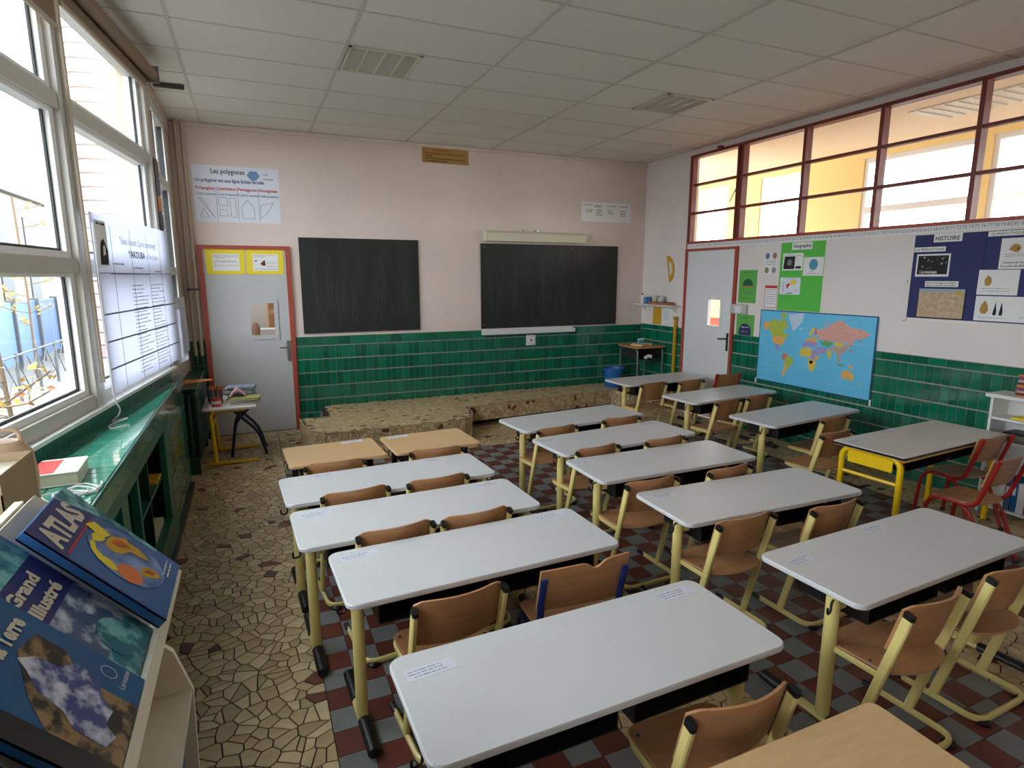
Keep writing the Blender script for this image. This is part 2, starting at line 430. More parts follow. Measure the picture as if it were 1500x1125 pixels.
# slanting window wall: parapet, head and the pier at its far end
wl = MB(); e = .16
def wseg(b, ya, yb, z0, z1, t=e): b.prism([(XW(ya), ya), (XW(yb), yb), (XW(yb)-t, yb), (XW(ya)-t, ya)][::-1], z0, z1)
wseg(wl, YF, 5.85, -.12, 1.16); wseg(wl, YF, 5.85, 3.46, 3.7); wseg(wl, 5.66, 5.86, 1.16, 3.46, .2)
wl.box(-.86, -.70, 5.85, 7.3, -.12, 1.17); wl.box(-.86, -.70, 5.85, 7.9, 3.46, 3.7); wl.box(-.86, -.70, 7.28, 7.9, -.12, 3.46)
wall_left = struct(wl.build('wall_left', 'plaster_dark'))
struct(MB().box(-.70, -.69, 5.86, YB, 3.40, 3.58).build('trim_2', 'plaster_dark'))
# glazed tile dado: back wall
def dado(wall, axis, spans, zc, zrows, w, hrow, capw, caph, lim, score, skip=lambda a, z: False):
    th = .012; me = {}
    def mesh(ww, hh):
        k = (round(ww, 4), round(hh, 4))
        if k not in me:
            q = MB().cbox(-ww/2, ww/2, -th/2, th/2, -hh/2, hh/2, .002) if axis == 'x' else MB().cbox(-th/2, th/2, -ww/2, ww/2, -hh/2, hh/2, .002)
            o = q.build('wall_tile', 'green'); me[k] = o.data; bpy.data.objects.remove(o)
        return me[k]
    items = []
    for s0, s1 in spans:
        n = round((s1-s0)/w); p = (s1-s0)/n
        for zr in zrows:
            for i in range(n): items.append((s0+p*(i+.5), zr, p-.005, hrow))
        n = round((s1-s0)/capw); p = (s1-s0)/n
        for i in range(n): items.append((s0+p*(i+.5), zc, p-.005, caph))
    items = [t for t in items if not skip(t[0], t[1])]
    items.sort(key=lambda t: score(t[0], t[1])); rest = MB(); off = (YB-.006) if axis == 'x' else (XR-.006)
    for k, (a, z, ww, hh) in enumerate(items):
        if k < lim: link('wall_tile', mesh(ww, hh), wall, loc=((a, off, z) if axis == 'x' else (off, a, z)))
        elif axis == 'x': rest.cbox(a-ww/2, a+ww/2, off-th/2, off+th/2, z-hh/2, z+hh/2, .002, random.random())
        else: rest.cbox(off-th/2, off+th/2, a-ww/2, a+ww/2, z-hh/2, z+hh/2, .002, random.random())
    rest.build('wall_tiles', 'green_a', wall, kind='stuff')
rows_b = [1.05-.17*(k+.5) for k in range(6)]
dado(wall_back, 'x', [(.475, 5.618), (-.69, -.53)], 1.108, rows_b, .0775, .154, .165, .106, 300, lambda a, z: abs(a-1.2)+(9 if z < .3 and a > .74 else 0), lambda a, z: z < .25 and a > .74)
MB().box(.47, 5.63, YB-.006, YB, .0, 1.165).build('grout', 'grout', wall_back); MB().box(-.70, -.525, YB-.006, YB, .0, 1.165).build('grout', 'grout', wall_back)
rows_r = [1.105-.165*(k+.5) for k in range(7)]
dado(wall_right, 'y', [(-1.0, 5.80), (6.78, 7.77)], 1.142, rows_r, .0775, .150, .152, .066, 300, lambda a, z: abs(a-3.1)+(0 if a > 2.2 else 5)+(2 if z < .5 else 0), lambda a, z: z < .2 and a > 6.9)
MB().box(XR-.006, XR, -1.0, 5.805, 0, 1.18).build('grout', 'grout', wall_right); MB().box(XR-.006, XR, 6.775, YB, 0, 1.18).build('grout', 'grout', wall_right)
# cable ducts on the right wall and pipes in the far left corner
b = MB(); b.box(XR-.012, XR, 3.66, 4.56, 1.848, 1.868); b.box(XR-.018, XR, -1.0, 3.66, 1.475, 1.497); b.box(XR-.018, XR, 3.63, 3.66, 1.49, 1.52)
b.build('cable_duct', 'wallpale', wall_right)
for nm, x, m_ in (('water_pipe', -.63, 'plaster_dark'), ('water_pipe', -.565, 'plaster_dark')):
    o = thing(nm, 'tall beige pipe in the far left corner, %s of the pair' % ('left one' if x < -.6 else 'right one'), 'pipe', (x, 7.70, 0), group='heating pipes in the corner')
    MB().tube([(0, 0, 1.0), (0, 0, ZC)], .019, 10).build('pipe_upper', m_, o); MB().tube([(0, 0, .0), (0, 0, 1.0)], .019, 10).build('pipe_lower', 'greendark', o)
    MB().box(-.028, .028, -.02, .08, 1.75, 1.77).build('clip', 'steel_dark', o)
struct(MB().box(-.7, XR, YB-.02, YB, 3.535, 3.575).build('trim_3', 'wall'))

# ---------------------------------------------------------------- ceiling
def XE(y): return XW(y) if y <= 5.85 else -.70
ceil = struct(MB().prism(orient([(XW(YF)-.1, YF-.1), (5.75, YF-.1), (5.75, 7.93), (-.84, 7.93), (-.84, 5.85), (XW(5.85)-.1, 5.85)]), 3.592, 3.72).build('ceiling', 'ceilgrid'))
GX = [.78+1.155*k for k in range(-2, 5)]; GY = [4.2+.6*k for k in range(-12, 6)]
GX = [-2.0]+[x for x in GX if -2.0 < x < XR]+[XR]; GY = [YF]+[y for y in GY if YF < y < YB]+[YB]
LIGHTS = {(0.78, 4.8): (.80, 1.355), (3.09, 4.8): (3.70, 4.235)}
for i in range(len(GX)-1):
    for j in range(len(GY)-1):
        x0, x1, y0, y1 = GX[i], GX[i+1], GY[j], GY[j+1]; spans = [(x0, x1)]
        for (lx, ly), (a, c) in LIGHTS.items():
            if abs(lx-x0) < .01 and abs(ly-y0) < .01: spans = [s for s in ((x0, a), (c, x1)) if s[1]-s[0] > .05]
        if x1 < XE((y0+y1)/2)+.02: continue
        if x0 < XE(y0) or x0 < XE(y1):
            MB().prism(orient([(XE(y0)+.005, y0+.008), (x1-.008, y0+.008), (x1-.008, y1-.008), (XE(y1)+.005, y1-.008)]), 3.58, 3.592).build('ceiling_tile', 'ceil', ceil); continue
        for a, c in spans: MB().box(-(c-a)/2+.008, (c-a)/2-.008, -(y1-y0)/2+.008, (y1-y0)/2-.008, 0, .012).build('ceiling_tile', 'ceil', ceil, loc=((a+c)/2, (y0+y1)/2, 3.58))
for k, x in enumerate(GX[1:-1]): MB().box(-.012, .012, YF, (YB if x > -.6 else 5.78+(x+.65)/.125), 3.575, 3.592).build('grid_bar', 'ceilgrid', ceil, loc=(x, 0, 0))
for y in GY[1:-1]: MB().box(XE(y), XR, -.009, .009, 3.577, 3.592).build('grid_bar', 'ceilgrid', ceil, loc=(0, y, 0))
for (lx, ly), (a, c) in LIGHTS.items():
    near = lx < 2
    o = thing('ceiling_light', 'square louvred ceiling light, switched off, ' + ('nearer the window wall' if near else 'nearer the corridor windows'), 'ceiling light', ((a+c)/2, 5.1, 3.575), group='ceiling lights')
    w = (c-a)/2; h = .285
    q = MB(); q.box(-w, w, -h, -h+.02, -.006, .012); q.box(-w, w, h-.02, h, -.006, .012); q.box(-w, -w+.02, -h, h, -.006, .012); q.box(w-.02, w, -h, h, -.006, .012); q.build('frame', 'lampcream', o)
    MB().box(-w+.01, w-.01, -h+.01, h-.01, .07, .075).build('reflector', 'louvre', o)
    for k in range(1, 4): MB().box(-w+2*w*k/4-.008, -w+2*w*k/4+.008, -h+.02, h-.02, .0, .045).build('louvre_blade', 'louvre', o)
    for k in range(1, 12): MB().box(-w+.02, w-.02, -h+2*h*k/12-.002, -h+2*h*k/12+.002, .002, .04).build('louvre_slat', 'louvre', o)
    for k in range(4): MB().tube([(-w+2*w*(k+.5)/4, -h+.04, .055), (-w+2*w*(k+.5)/4, h-.04, .055)], .012, 8).build('lamp_tube', 'paper', o)

# ---------------------------------------------------------------- window wall (left)
FW = frame((XW(0), 0, 0), (.125, 1, 0), (0, 0, 1)); KU = math.hypot(1, .125)
units = [(4.05, 5.66), (2.43, 4.05), (.81, 2.43), (-.81, .81), (-2.43, -.81)]
for n, (ya, yb) in enumerate(units, 1):
    w = struct(thing('window_%d' % n, 'tall aluminium window unit with three rows of glass', 'window')); del w['category']; w.matrix_world = FW
    u0, u1 = ya*KU, yb*KU; fr = .065
    for nm, a, c, d0, d1 in (('jamb', u0, u0+fr, -.10, .03), ('jamb', u1-fr, u1, -.10, .03)): MB().box(a, c, 1.16, 3.46, d0, d1).build(nm, 'alu', w)
    for z0, z1 in ((1.16, 1.24), (1.92, 2.0), (2.765, 2.85), (3.40, 3.46)): MB().box(u0+fr, u1-fr, z0, z1, -.10, .02).build('transom', 'alu', w)
    MB().box(u0, u1, 1.145, 1.165, -.1, .06).build('sill', 'aluL', w)
    for z0, z1 in ((1.24, 1.92), (2.0, 2.765), (2.85, 3.40)):
        q = MB(); s = .055; a, c = u0+fr, u1-fr
        q.box(a, a+s*.4, z0, z1, -.07, -.005); q.box(c-s, c, z0, z1, -.07, -.005); q.box(a+s*.4, c-s, z0, z0+.035, -.07, -.005); q.box(a+s*.4, c-s, z1-.02, z1, -.07, -.005); q.build('sash', 'aluL', w)
        q = MB(); q.box(c-s-.016, c-s, z0+.035, z1-.02, -.043, -.031); q.box(a+s*.4, c-s, z0+.035, z0+.05, -.043, -.031); q.build('gasket', 'rubber', w)
        MB().box(a+s*.4, c-s, z0+.035, z1-.02, -.04, -.034).build('pane', 'glass', w)
    MB().tube([(u0-.005, 1.3, .05), (u0-.005, 3.4, .05)], .012, 6, upv=(1, 0, 0)).build('blind_cord_tube', 'plaster_dark', w)
    portal(XW((ya+yb)/2)-.06, (ya+yb)/2, 2.31, 2.3, 1.6, (0, math.radians(-90), math.radians(-7.1)))
for n, (ya, yb) in enumerate(units[2:]):  # blinds added out of view to hold back daylight from the front desks
    o = thing('roller_blind', 'added unseen brown blind cutting daylight from the %s window beside the camera' % ['first', 'second', 'third'][n], 'blind', group='roller blinds'); o.matrix_world = FW @ Matrix.Translation((ya*KU, 0, .07)); L_ = (yb-ya)*KU
    MB().tube([(0.03, 3.44, .02), (L_-.03, 3.44, .02)], .04, 12, upv=(0, 1, 0)).build('roll', 'blind', o); zb = 2.9 if n == 0 else 2.3; MB().box(.04, L_-.04, zb, 3.44, -.02, -.017).build('fabric', 'blind', o); MB().box(.04, L_-.04, zb-.025, zb, -.026, -.012).build('bottom_bar', 'plaster_dark', o)
w = struct(thing('window_6', 'narrow-looking window beyond the pier with blue-white frames', 'window', (-.78, 0, 0))); del w['category']
for a, c in ((5.86, 5.94), (6.55, 6.66), (7.2, 7.28)): MB().box(-.02, .085, a, c, 1.17, 3.46).build('jamb', 'aluL', w)
for z0, z1 in ((1.17, 1.25), (1.92, 2.0), (2.765, 2.85), (3.38, 3.46)): MB().box(-.02, .09, 5.94, 7.2, z0, z1).build('transom', 'alu', w)
for z0, z1 in ((1.25, 1.92), (2.0, 2.765), (2.85, 3.38)):
    for a, c in ((5.94, 6.55), (6.66, 7.2)):
        MB().box(.03, .036, a, c, z0, z1).build('pane', 'glass', w)
        q = MB(); q.box(.02, .07, a, a+.012, z0, z1); q.box(.02, .07, c-.012, c, z0, z1); q.build('gasket', 'rubber', w)
portal(-.8, 6.57, 2.31, 2.2, 1.3, (0, math.radians(-90), 0))
# tiled ledge in front of the window
ledge = struct(thing('trim_4', 'wide green tiled window ledge', 'ledge')); del ledge['category']
XL = -.612; ZL = 1.05
MB().prism(orient([(XL+.004, -2.9), (XL+.004, 5.55), (XW(5.55)+.001, 5.55), (XW(-2.9)+.001, -2.9)]), .95, 1.042).build('ledge_core', 'grout', ledge)
nt = 0
for k in range(75):
    y = .02+.077*k
    if y > 5.47: break
    xw = max(XW(y), XW(y+.077))+.004; x1 = XL
    while x1-xw > .012:
        x0 = max(xw, x1-.2); MB().cbox(0, (x1-x0)-.005, 0, .072, 0, .009, .0015).build('ledge_tile', 'ledge', ledge, loc=(x0, y, 1.041)); x1 -= .2
    if y > 1.4: MB().cbox(0, .010, 0, .0745, 0, .088, .0015).build('fascia_tile', 'green', ledge, loc=(XL+.002, y, .954))
MB().tube([(XL+.004, 0, 1.044), (XL+.004, 5.5, 1.044)], .008, 6).build('nosing', 'greenpaint', ledge)
for k in range(37):
    y = .05+.155*k
    if y > 5.6: break
    o = MB().box(0, .152*KU, 0, .046, 0, .012).build('upstand_tile', 'greenpaint', ledge); o.matrix_world = FW @ Matrix.Translation((y*KU, 1.05, 0)); 
    o = MB().box(0, .152*KU, 0, .05, 0, .02).build('upstand_tile', 'greenpaint', ledge); o.matrix_world = FW @ Matrix.Translation((y*KU, 1.098, 0))
# tiled pier at the end of the ledge
pier = struct(MB().prism(orient([(-.624, 4.77), (-.624, 5.95), (-.70, 5.95), (-.95, 4.77)]), 0, .95).build('wall_pier', 'grout'))
MB().box(-.70, -.61, 5.55, 5.95, .95, 1.05).build('pier_cap', 'greenpaint', pier)
for i in range(7):
    for j in range(6): MB().cbox(0, .012, 0, .161, 0, .142, .002).build('wall_tile', 'green', pier, loc=(-.624, 4.775+.164*i, .02+.155*j))
# clerestory over the right wall
cl = struct(thing('window_7', 'long red-brown clerestory window band above the right wall', 'window')); del cl['category']
VY = [6.755, 5.83, 4.93, 4.07, 3.21, 2.35, 1.49, .63, -.23, -1.09, -1.95, YF]
ZS = [2.365, 2.75, 3.12, 3.50]
MB().box(XR-.02, XR+.09, YF, 6.775, 2.345, 2.375).build('bottom_rail', 'redpaint', cl); MB().box(XR-.02, XR+.09, YF, 6.775, 3.475, 3.51).build('top_rail', 'brownpaint', cl)
for y in VY[:-1]: MB().box(XR-.02, XR+.07, y-.02, y+.02, 2.37, 3.48).build('mullion', 'brownpaint', cl)
MB().box(XR-.035, XR+.02, 5.87, 5.895, 2.37, 3.48).build('sash_stile', 'brownpaint', cl); MB().box(XR-.035, XR+.03, 6.70, 6.75, 2.37, 3.48).build('sash_stile', 'brownpaint', cl)
for a, c in zip(VY[1:], VY[:-1]):
    for z in ZS[1:-1]: MB().box(XR-.012, XR+.05, a+.02, c-.02, z-.014, z+.014).build('glazing_bar', 'brownpaint', cl)
    for z0, z1 in zip(ZS[:-1], ZS[1:]): MB().box(XR+.02, XR+.024, a+.02, c-.02, z0+.014, z1-.014).build('pane', 'glass2', cl)
MB().box(XR-.05, XR, 6.18, 6.24, 3.5, 3.535).build('hinge', 'brownpaint', cl)
MB().tube([(XR-.03, 5.86, 3.0), (XR-.06, 5.86, 2.97), (XR-.06, 5.96, 2.82)], .006, 6).build('latch', 'steel_dark', cl)

# ---------------------------------------------------------------- doors
d = struct(thing('door_1', 'pale grey flush door with square vision panel', 'door', (-.02, YB, 0))); del d['category']
q = MB(); q.box(-.50, -.45, -.035, .06, 0, 2.26); q.box(.435, .485, -.035, .06, 0, 2.26); q.box(-.45, .435, -.035, .06, 2.215, 2.26); q.build('door_frame', 'redpaint', d)
q = MB()
for a0, a1, z0, z1 in wall_rects(-.45, .435, .013, 2.212, [(0.0, .265, 1.20, 1.59)]): q.box(a0, a1, -.02, .022, z0, z1)
leaf = q.build('door_leaf', 'doorgrey', d)
MB().box(-.45, .435, -.01, .14, 0, .012).build('threshold', 'chk_grey', d)
q = MB()
for a0, a1, z0, z1 in wall_rects(-.045, .31, 1.155, 1.635, [(0.0, .265, 1.20, 1.59)]): q.box(a0, a1, -.032, -.02, z0, z1)
q.build('glazing_bead', 'doorgrey', leaf); MB().box(0, .265, 0, .004, 1.20, 1.59).build('pane', 'glass2', leaf)
q = MB(); q.box(.385, .425, -.028, -.02, .88, 1.13); q.tube([(.405, -.02, 1.05), (.405, -.065, 1.05), (.30, -.065, 1.05)], .009, 8); q.build('door_handle', 'chrome', leaf)
for z in (.3, 1.15, 1.95): MB().tube([(-.452, -.03, z), (-.452, -.03, z+.09)], .009, 8).build('hinge', 'chrome', leaf)
d = struct(thing('door_2', 'pale grey flush door with narrow vision panel on the right wall', 'door', (XR, 0, 0))); del d['category']
q = MB(); q.box(-.03, .1, 5.80, 5.845, 0, 2.275); q.box(-.03, .1, 6.735, 6.78, 0, 2.275); q.box(-.03, .1, 5.845, 6.735, 2.245, 2.275); q.build('door_frame', 'redpaint', d)
q = MB()
for a0, a1, z0, z1 in wall_rects(5.845, 6.735, .008, 2.243, [(6.05, 6.27, 1.26, 1.60)]): q.box(-.015, .025, a0, a1, z0, z1)
leaf = q.build('door_leaf', 'doorpale', d)
q = MB()
for a0, a1, z0, z1 in wall_rects(6.01, 6.32, 1.22, 1.635, [(6.05, 6.27, 1.26, 1.60)]): q.box(-.027, -.015, a0, a1, z0, z1)
q.build('glazing_bead', 'doorpale', leaf); MB().box(0, .004, 6.05, 6.27, 1.26, 1.60).build('pane', 'glass2', leaf)
q = MB(); q.box(-.022, -.015, 5.875, 5.91, .95, 1.18); q.tube([(-.015, 5.892, 1.11), (-.06, 5.892, 1.11), (-.06, 6.02, 1.10)], .009, 8); q.build('door_handle', 'steel_dark', leaf)
struct(MB().box(XR-.004, XR, 6.78, 6.80, 0, 2.4).build('trim_5', 'redpaint'))

# ---------------------------------------------------------------- corridor beyond the right wall, room beyond the back door, street
struct(MB().box(5.75, 9.0, YF-.5, 11, -.12, 0).build('floor_corridor', 'chk_red')); struct(MB().box(5.63, 8.3, YF-.5, 11, 3.64, 3.75).build('ceiling_corridor', 'corrceil'))
ops = [(8.6, 9.4, 1.55, 3.52), (7.0, 7.85, .95, 3.52), (4.55, 6.0, .95, 3.52), (2.9, 4.4, .95, 3.52), (1.3, 2.75, .95, 3.52), (-.4, 1.1, .95, 3.52), (-2.2, -.6, .95, 3.52)]
b = MB()
for a0, a1, z0, z1 in wall_rects(YF-.5, 11, -.12, 3.75, ops): b.box(8.0, 8.2, a0, a1, z0, z1)
struct(b.build('wall_corridor', 'corrwall')); struct(MB().box(5.75, 8.2, 11, 11.1, -.12, 3.75).build('wall_corridor_end', 'corrwall')); struct(MB().box(5.75, 8.2, YF-.6, YF-.5, -.12, 3.75).build('wall_corridor_start', 'corrwall'))
for k, (a, c, z0, z1) in enumerate(ops):
    w = struct(thing('window_%d' % (8+k), 'white-framed corridor window', 'window', (8.02, 0, 0))); del w['category']
    q = MB(); q.box(0, .08, a, a+.06, z0, z1); q.box(0, .08, c-.06, c, z0, z1); q.box(0, .08, a+.06, c-.06, z1-.06, z1); q.box(0, .08, a+.06, c-.06, z0, z0+.06); q.box(.004, .076, a+.06, c-.06, 2.78, 2.86); q.build('frame', 'aluL', w)
    MB().box(.04, .045, a+.06, c-.06, z0+.06, z1-.06).build('pane', 'glass2', w)
    portal(8.22, (a+c)/2, (z0+z1)/2, z1-z0, c-a, (0, math.radians(90), 0))
o = tag(MB().box(6.6, 7.2, 3.3, 4.5, 3.625, 3.64).build('corridor_light', 'louvre'), 'long louvred light panel on the corridor ceiling beyond the glass', 'ceiling light')
for k in range(9): MB().box(6.62, 7.18, 3.35+.13*k, 3.36+.13*k, 3.612, 3.625).build('louvre_slat', 'lampcream', o)
struct(MB().box(7.97, 8.0, YF, 11, 0, 1.14).build('trim_6', 'redpaint'))
# small room behind the back door
b = MB(); b.box(-.9, 2.5, 10.6, 10.7, -.12, 3.3); b.box(2.4, 2.5, 7.93, 10.6, -.12, 3.3); b.box(-.9, 2.5, 7.93, 10.7, 3.2, 3.3); b.box(-.9, -.8, 7.93, 10.7, -.12, 2.35)
struct(b.build('wall_back_room', 'aluL')); struct(MB().box(-.9, 2.5, 7.92, 10.7, -.12, 0).build('floor_back_room', 'chk_grey'))
o = thing('storage_cupboard', 'tan wooden cupboard seen through the back door glass', 'cupboard', (.46, 9.9, 0))
MB().cbox(-.25, .25, -.25, .25, 0, 2.1, .01).build('body', 'beechtop', o)
for k in range(3): MB().box(-.23, .23, -.262, -.25, .1+.66*k, .7+.66*k).build('drawer_front', 'beech', o)
o = thing('work_table', 'table with papers seen through the back door glass', 'table', (-.1, 9.25, 0))
MB().prism(rrect(-.6, .6, -.3, .3, .03), 1.05, 1.08).build('table_top', 'beechtop', o)
for x in (-.55, .55):
    for y in (-.25, .25): MB().tube([(x, y, 0), (x, y, 1.05)], .02, 8).build('leg', 'steel_dark', o)
tag(MB().cbox(.09, .40, 9.05, 9.35, 1.08, 1.17, .005).build('paper_stack', 'paperblue'), 'blue-white paper stack on the table behind the back door', 'paper stack')
tag(MB().lathe([(.05, 1.08), (.065, 1.16), (.045, 1.22), (.03, 1.25)], 14, .03, 9.3).build('clay_jar', 'brick'), 'small orange jar on the table behind the back door', 'jar')
# ---------------------------------------------------------------- street outside the left windows
struct(MB().box(-60, -.9, -30, 70, -.62, -.5).build('ground_street', 'asphalt'))
struct(MB().box(8.2, 40, -30, 60, -.62, -.5).build('ground_yard', 'asphalt'))
t = thing('brick_chimney', 'tall round orange-brick chimney outside the window with grey bands', 'chimney', (-3.75, 21.7, -.5))
for k in range(30):
    MB().lathe([(.69, .38*k), (.73, .38*k+.03), (.73, .38*k+.33), (.69, .38*k+.36)], 24).build('brick_ring', 'brick', t)
    MB().lathe([(.70, .38*k+.34), (.70, .38*k+.40)], 24).build('mortar_band', 'brickjoint', t)
t = thing('white_building', 'white plain building edge right behind the brick chimney', 'building', (-2.35, 24.5, -.5))
MB().cbox(-.75, .55, -.6, 4, 0, 14, .02).build('wall', 'aluL', t)
for k in range(4): MB().box(.1, .4, -.63, -.6, 2+2.6*k, 3.6+2.6*k).build('window', 'glass2', t)
t = thing('pale_house', 'pale rendered house across the street outside the window', 'building', (-13, 30, -.5))
MB().cbox(-5, 3, -14, 12, 0, 6.2, .05).build('wall', 'facade', t); MB().prism(orient([(-5.3, -14.3), (3.3, -14.3), (3.3, 12.3), (-5.3, 12.3)]), 6.2, 6.5).build('roof', 'railing', t)
for k in range(6):
    for z in (1.0, 3.8): MB().box(3.0, 3.06, -12+3.8*k, -10.6+3.8*k, z, z+1.5).build('window', 'railing', t)
t = thing('site_hoarding', 'blue plywood site hoarding along the street outside', 'fence', (-5.7, 0, -.5))
for k in range(5): MB().cbox(-.03, .03, 15.5+1.9*k, 17.37+1.9*k, .15, 1.75, .01).build('panel', 'hoarding', t)
for k in range(6): MB().box(-.1, .1, 15.42+1.9*k, 15.52+1.9*k, 0, 1.8).build('post', 'railing', t)
t = thing('street_railing', 'low grey iron railing with crossed bars along the pavement outside', 'railing', (-4.25, 0, -.5))
for k in range(8):
    y = 10.5+1.25*k
    MB().tube([(0, y, 0), (0, y, .95)], .03, 6).build('post', 'railing', t)
    q = MB(); q.tube([(0, y, .15), (0, y+.6, .85)], .012, 5, upv=(1, 0, 0)); q.tube([(0, y+.6, .15), (0, y, .85)], .012, 5, upv=(1, 0, 0)); q.tube([(0, y+.6, .15), (0, y+1.25, .85)], .012, 5, upv=(1, 0, 0)); q.tube([(0, y+1.25, .15), (0, y+.6, .85)], .012, 5, upv=(1, 0, 0)); q.build('crossed_bars', 'railing', t)
MB().tube([(0, 10.5, .9), (0, 20.5, .9)], .022, 6).build('top_rail', 'railing', t)
def leaftree(label, loc, h, spread, n, m_, z0=.3):
    t = thing('young_tree', label, 'tree', loc, group='small autumn trees outside')
    q = MB(); q.tube([(0, 0, 0), (.03, .02, h*.5), (0, 0, h)], .025, 6)
    tips = []
    for k in range(9):
        a = random.uniform(0, 6.28); zz = h*random.uniform(.3, .95); L = spread*random.uniform(.5, 1); e_ = (L*math.cos(a), L*math.sin(a), zz+L*.35); q.tube([(0, 0, zz), (e_[0]*.5, e_[1]*.5, zz+L*.1), e_], .009, 5); tips.append(((0, 0, zz), e_))
    q.build('branches', 'bark', t); f = MB()
    for k in range(n):
        (p0, p1) = random.choice(tips); s = random.uniform(.3, 1); c = Vector(p0).lerp(Vector(p1), s)+Vector([random.uniform(-.1, .1) for _ in range(3)])
        R = Matrix.Rotation(random.uniform(0, 6.28), 3, random.choice('XYZ')) @ Matrix.Rotation(random.uniform(0, 6.28), 3, 'Z'); r = random.uniform(.035, .06)
        vs = [c+R @ Vector(v)*r for v in ((-1, 0, 0), (0, -.6, .15), (1, 0, 0), (0, .6, .15), (0, 0, -.05))]
        f.add(vs, [(0, 1, 4), (1, 2, 4), (2, 3, 4), (3, 0, 4)], random.random())
    f.build('foliage', m_, t, kind='stuff')
leaftree('slim young tree with sparse yellow leaves just outside the window', (-2.05, 5.6, -.5), 2.3, .75, 130, 'leaf')
leaftree('slim young tree with rust-coloured leaves outside behind the yellow one', (-2.6, 8.2, -.5), 1.6, .8, 70, 'leafred')
leaftree('tall sparse yellow tree in front of the pale house outside', (-4.85, 17.5, -.5), 4.2, .8, 200, 'leaf')
# ================================================================== FURNITURE
def add_lines(parent, u0, u1, v, m='inkgrey'): pass
def tag_label(root, x, y, z, rot, m='stickerpaper'):
    o = MB().box(-.085, .085, -.03, .03, 0, .0006).build('name_label', m, root, loc=(x, y, z)); o.rotation_euler = (0, 0, rot)
    rows = [(-.075, random.uniform(.02, .07), .014), (-.075, random.uniform(.03, .07), .0), (-.06, random.uniform(.02, .06), -.016)]
    lines('print', o, rows, 'stickerink', .0045, .0007)
# ---- white two-seat desk
def make_desk():
    d = thing('school_desk', 'x', 'desk')
    MB().prism(rrect(-.65, .65, -.25, .25, .045), .616, .64, .005).build('desk_top', 'white', d)
    for s in (-1, 1):
        x = s*.585
        MB().tube([(x, -.09, .035), (x, -.09, .616)], .026, 12, .03).build('leg', 'yellow', d)
        q = MB(); q.tube([(x, -.30, .022), (x, .20, .022)], .024, 8, .018); q.build('foot', 'yellow', d)
        for a, c in ((-.32, -.12), (.02, .22)): MB().tube([(x, a, .026), (x, c, .026)], .027, 10, .022).build('foot_cover', 'black', d)
        MB().tube(bend([(x+s*.012, -.10, .585), (x+s*.05, -.115, .585), (x+s*.05, -.115, .545), (x+s*.085, -.125, .545), (x+s*.085, -.125, .575)], .015), .005, 6).build('bag_hook', 'black', d)
    for s in (-1, 1): MB().box(min(s*.56, s*.50), max(s*.56, s*.50), -.105, -.075, .53, .585).build('tray_arm', 'yellow', d)
    for s in (-1, 1):
        q = MB(); a, c = (-.52, -.03) if s < 0 else (.03, .52)
        q.box(a, c, -.20, .12, .50, .506); q.box(a, c, .115, .12, .506, .61); q.box(a, a+.005, -.20, .12, .506, .61); q.box(c-.005, c, -.20, .12, .506, .61); q.build('book_tray', 'black', d)
    return d
desk0 = make_desk()
first = {'desk': True}
def place_desk(key, x, y, deg, label, labels=True):
    o = desk0 if first['desk'] else copy_tree(desk0); first['desk'] = False
    o.location = (x, y, 0); o.rotation_euler = (0, 0, math.radians(deg)); o['label'] = label; o['group'] = 'white two-seat desks'
    return o
Q = {
'L4': ((.326, 1.79), (1.647, 1.814), (1.626, 1.344), (.337, 1.316)), 'L3': ((.247, 2.681), (1.526, 2.722), (1.543, 2.238), (.267, 2.182)),
'L2': ((.112, 3.278), (1.407, 3.332), (1.401, 2.809), (.134, 2.768)), 'L1': ((.078, 3.872), (1.375, 3.932), (1.386, 3.443), (.1, 3.379)),
'M1': ((1.945, 4.807), (3.321, 4.935), (3.254, 4.438), (1.961, 4.282)), 'M2': ((1.954, 4.08), (3.321, 4.223), (3.25, 3.691), (1.917, 3.588)),
'M3': ((1.937, 3.505), (3.255, 3.491), (3.209, 3.018), (1.888, 2.99)), 'M4': ((2.008, 2.776), (3.322, 2.735), (3.256, 2.242), (1.962, 2.262)),
'M5': ((2.066, 1.885), (3.385, 1.94), (3.354, 1.445), (2.07, 1.377)), 'R1': ((3.99, 6.25), (5.32, 6.33), (5.279, 5.785), (3.937, 5.70)),
'R2': ((3.999, 5.137), (5.374, 5.263), (5.316, 4.772), (3.941, 4.592)), 'R3': ((3.969, 4.124), (5.329, 4.238), (5.288, 3.765), (3.938, 3.561))}
DL = {'L4': 'large white desk nearest the camera, front of the picture', 'L3': 'white desk in the left row, second from the camera, beside the blue-armed chair', 'L2': 'white desk in the left row, third from the camera', 'L1': 'white desk in the left row just behind the two beech single desks',
'M1': 'white desk in the middle row closest to the platform', 'M2': 'white desk in the middle row, second from the platform', 'M3': 'white desk in the middle row, third from the platform', 'M4': 'white desk in the middle row, fourth from the platform', 'M5': 'white desk in the middle row nearest the camera, right of the front desk',
'R1': 'white desk in the right row closest to the right-hand door', 'R2': 'white desk in the right row, second from the right-hand door', 'R3': 'white desk in the right row below the world map, before the yellow-legged desk'}
DESK = {}
for k, q in Q.items():
    cx = sum(p[0] for p in q)/4; cy = sum(p[1] for p in q)/4
    a = (math.degrees(math.atan2(q[1][1]-q[0][1], q[1][0]-q[0][0])) + math.degrees(math.atan2(q[2][1]-q[3][1], q[2][0]-q[3][0])))/2
    DESK[k] = (place_desk(k, cx, cy, a, DL[k]), cx, cy, a)
